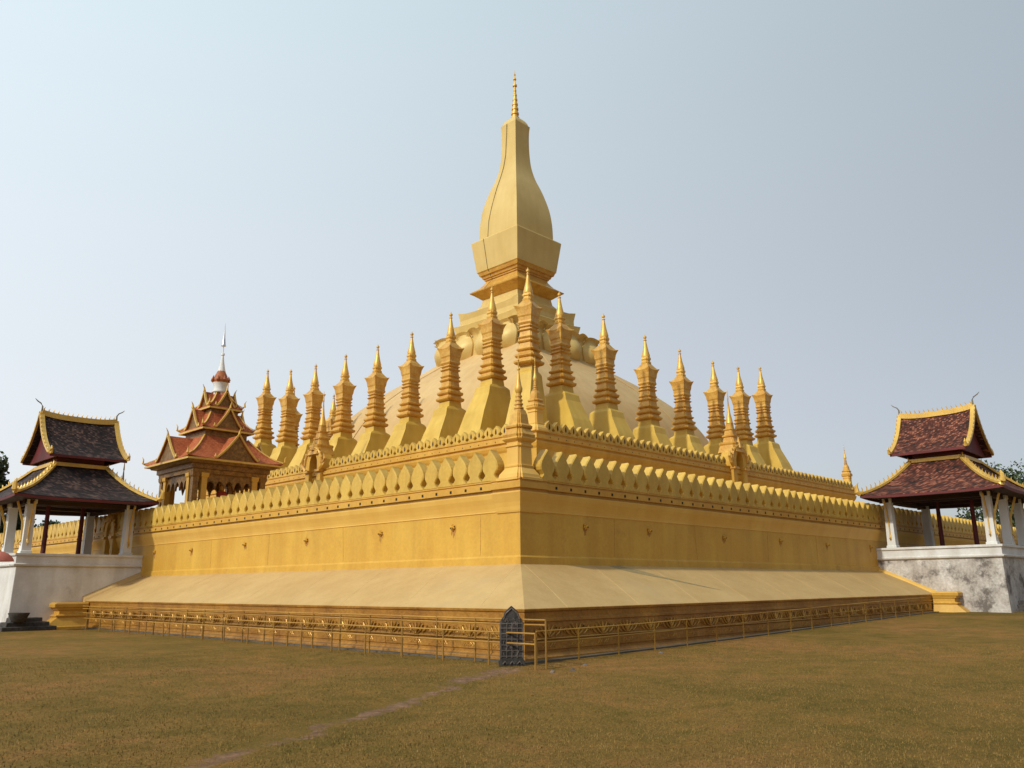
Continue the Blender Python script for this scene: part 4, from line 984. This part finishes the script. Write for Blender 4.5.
for k in range(3): b.tube([(-0.22+0.18*k, -0.075, 0.06), (-0.17+0.18*k, -0.09, 0.12), (-0.12+0.18*k, -0.075, 0.06)], 0.018, 5)
for k in range(26):
    x, z = rl_.uniform(-0.26, 0.24), rl_.uniform(0.2, 1.1); b.tube([(x, -0.066, z), (x+rl_.uniform(-.06, .06), -0.075, z+rl_.uniform(.03, .09))], 0.011, 4)
b.tube([(-0.20, -0.066, 1.12), (-0.14, -0.07, 1.26), (0, -0.07, 1.38), (0.14, -0.07, 1.26), (0.20, -0.066, 1.12)], 0.018, 5)
b.build('lattice', 'lattice', sl)

# ------------------------------------------------------------------ rubble steps, bowl, parasol by the left hall
def rock_steps(label, loc, rz, s=1.0):
    root = empty('stone_steps', label, 'steps', loc, rz)
    rnd = random.Random(3)
    for k in range(3):
        b = MB(); w = (1.7-0.35*k)*s
        ring = lambda z, i: [(-w+i, -0.9*s+0.3*k-i*0, z), (w-i, -0.9*s+0.3*k, z), (w-i, 1.0*s, z), (-w+i, 1.0*s, z)]
        b.loft([ring(-0.2+0.22*k, 0), ring(0.20*(k+1), 0.03)]); b.build('step', 'rubble', root, bevel=0.03)
    return root
rock_steps('dark mossy stone steps at the foot of the left white platform', (-2.95, 30.6, 0), 0, 0.72)
rock_steps('dark mossy stone steps at the outer foot of the right stained platform', (33.4, -4.2, 0.4), R(-90), 0.9)
bw = MB(); bw.lathe([(0, 0.22), (0.05, 0.30), (0.32, 0.42), (0.40, 0.46), (0.44, 0.46), (0.44, 0.40), (0.12, 0.28), (0.10, 0.0)], n=20)
o = bw.build('stone_bowl', 'rubble', smooth=True); o.location = (-3.45, 30.1, 0.41); tag(o, 'round dark stone bowl on the steps by the left white platform', 'bowl')
pr_ = empty('parasol', 'salmon coloured parasol at the left edge, before the white platform', 'parasol', (-4.95, 29.5, 0.55))
b = MB(); rings = []
for t in range(7):
    a = t/6*R(78); rings.append([(0.86*math.sin(a)*math.cos(2*math.pi*i/16)*(1-0.03*(i % 2)), 0.86*math.sin(a)*math.sin(2*math.pi*i/16)*(1-0.03*(i % 2)), 2.55+0.62*math.cos(a)) for i in range(16)] if t else [(0.01*math.cos(2*math.pi*i/16), 0.01*math.sin(2*math.pi*i/16), 3.17) for i in range(16)])
b.loft(rings, cap=False); b.build('canopy', 'fabric', pr_, smooth=True)
b = MB(); b.tube([(0, 0, -0.45), (0, 0, 3.25)], 0.03, 8); b.build('pole', 'wood', pr_)
b = MB(); b.lathe([(-0.47, 0.3), (-0.35, 0.3), (-0.3, 0.08), (-0.15, 0.06)], n=14); b.build('foot', 'rubble', pr_)

# ------------------------------------------------------------------ trees behind the walls
def tree(label, x, y, h, r, leafm='leaf', seed=1, dens=1500, low=0.35, lf=0.22):
    rnd = random.Random(seed)
    root = empty('broadleaf_tree', label, 'tree', (x, y, 0), 0, 'trees beyond the walls')
    tk = MB(); tk.tube([(0, 0, -0.5), (0.1*rnd.random(), 0, h*0.25), (0.3*rnd.random(), 0.2, h*0.5), (0.2, 0.2, h*0.75)], [h*0.03, h*0.024, h*0.018, h*0.008], 8)
    clumps = []
    for k in range(26):
        a = rnd.random()*6.28; el = rnd.random()
        c = Vector((r*0.72*math.cos(a)*(1-el*0.45)*rnd.uniform(0.5, 1), r*0.72*math.sin(a)*(1-el*0.45)*rnd.uniform(0.5, 1), h*(low+0.12+(0.80-low)*el)))
        clumps.append((c, r*rnd.uniform(0.24, 0.42)))
        tk.tube([(0.15, 0.1, h*(0.25+0.3*el)), (c.x*0.5, c.y*0.5, c.z-r*0.25), tuple(c)], [h*0.012, h*0.008, h*0.002], 5)
    tk.build('trunk', 'trunk', root, smooth=True)
    vs = []; fs = []
    for c, cr_ in clumps:
        for q in range(int(dens/26)):
            d = Vector((rnd.gauss(0, 1), rnd.gauss(0, 1), rnd.gauss(0, 0.8))).normalized()*cr_*rnd.uniform(0.45, 1.05)
            p = c+d; n_ = Vector((rnd.gauss(0, 1), rnd.gauss(0, 1), rnd.gauss(0, 1)+0.8)).normalized(); t1 = n_.orthogonal().normalized(); t2 = n_.cross(t1); s_ = lf*rnd.uniform(0.6, 1.3); k = len(vs)
            vs += [tuple(p-t1*s_), tuple(p+t2*s_*0.6), tuple(p+t1*s_), tuple(p-t2*s_*0.6)]; fs.append((k, k+1, k+2, k+3))
    MB().add(vs, fs).build('crown', leafm, root, fix=False)
def at_px(px, d):
    """ground point d metres from the camera in the direction of column px"""
    a = YAW - math.atan((px-512)/F_PX/math.cos(0)) ; return CAM.x + d*math.cos(a), CAM.y + d*math.sin(a)
for lab, dx, dy, h, r, lm, sd in [
    ('grey green tree top at the left edge, higher than the hall eave', 8.0, 92, 17.2, 4.0, 'leaf', 3),
    ('dark round tree seen between the pillars of the left hall, left one', 12.0, 96, 10.6, 5.2, 'leafdark', 5),
    ('dark round tree seen under the left hall roof, right one', 18.5, 100, 10.4, 3.6, 'leafdark', 9),
    ('broad olive tree beyond the right hall roof, at the right edge', 104, 13.0, 16.6, 8.0, 'leaf', 11),
    ('dark tree beyond the right hall roof, partly outside the frame', 112, 4.5, 18.0, 8.5, 'leafdark', 15),
    ('low tree seen through the right hall beside its corner pillar', 96, 26.5, 10.4, 5.0, 'leafdark', 21),
    ('small thin-leaved tree seen through the middle of the right hall', 90, 31, 9.2, 3.2, 'leafdark', 27)]:
    tree(lab, dx, dy, h, r, lm, sd, dens=9000, lf=0.24)

# a few bits of rubble on the lawn by the corner
rs = random.Random(12)
for k, (x, y) in enumerate([(-0.9, -1.75), (-0.35, -1.9), (0.6, -1.5), (4.2, -1.3)]):
    b = MB(); rings = []
    for j in range(4):
        z = 0.06*j/3*rs.uniform(0.8, 1.1); r = 0.08*math.cos(j/3*1.25); rings.append([(r*rs.uniform(0.75, 1.2)*math.cos(i*math.pi/4), r*rs.uniform(0.75, 1.2)*math.sin(i*math.pi/4), z-0.01) for i in range(8)])
    b.loft(rings); o = b.build('rubble_stone', 'lattice'); o.location = (x, y, gzu(x, y))
    tag(o, 'small pale broken stone lying on the lawn near the corner of the low wall', 'stone', 'broken stones on the lawn')
for nm in bpy.data.objects:
    if nm.name.startswith('end_block') and nm.location.x > 10: nm.scale = (0.8, 0.8, 0.9)
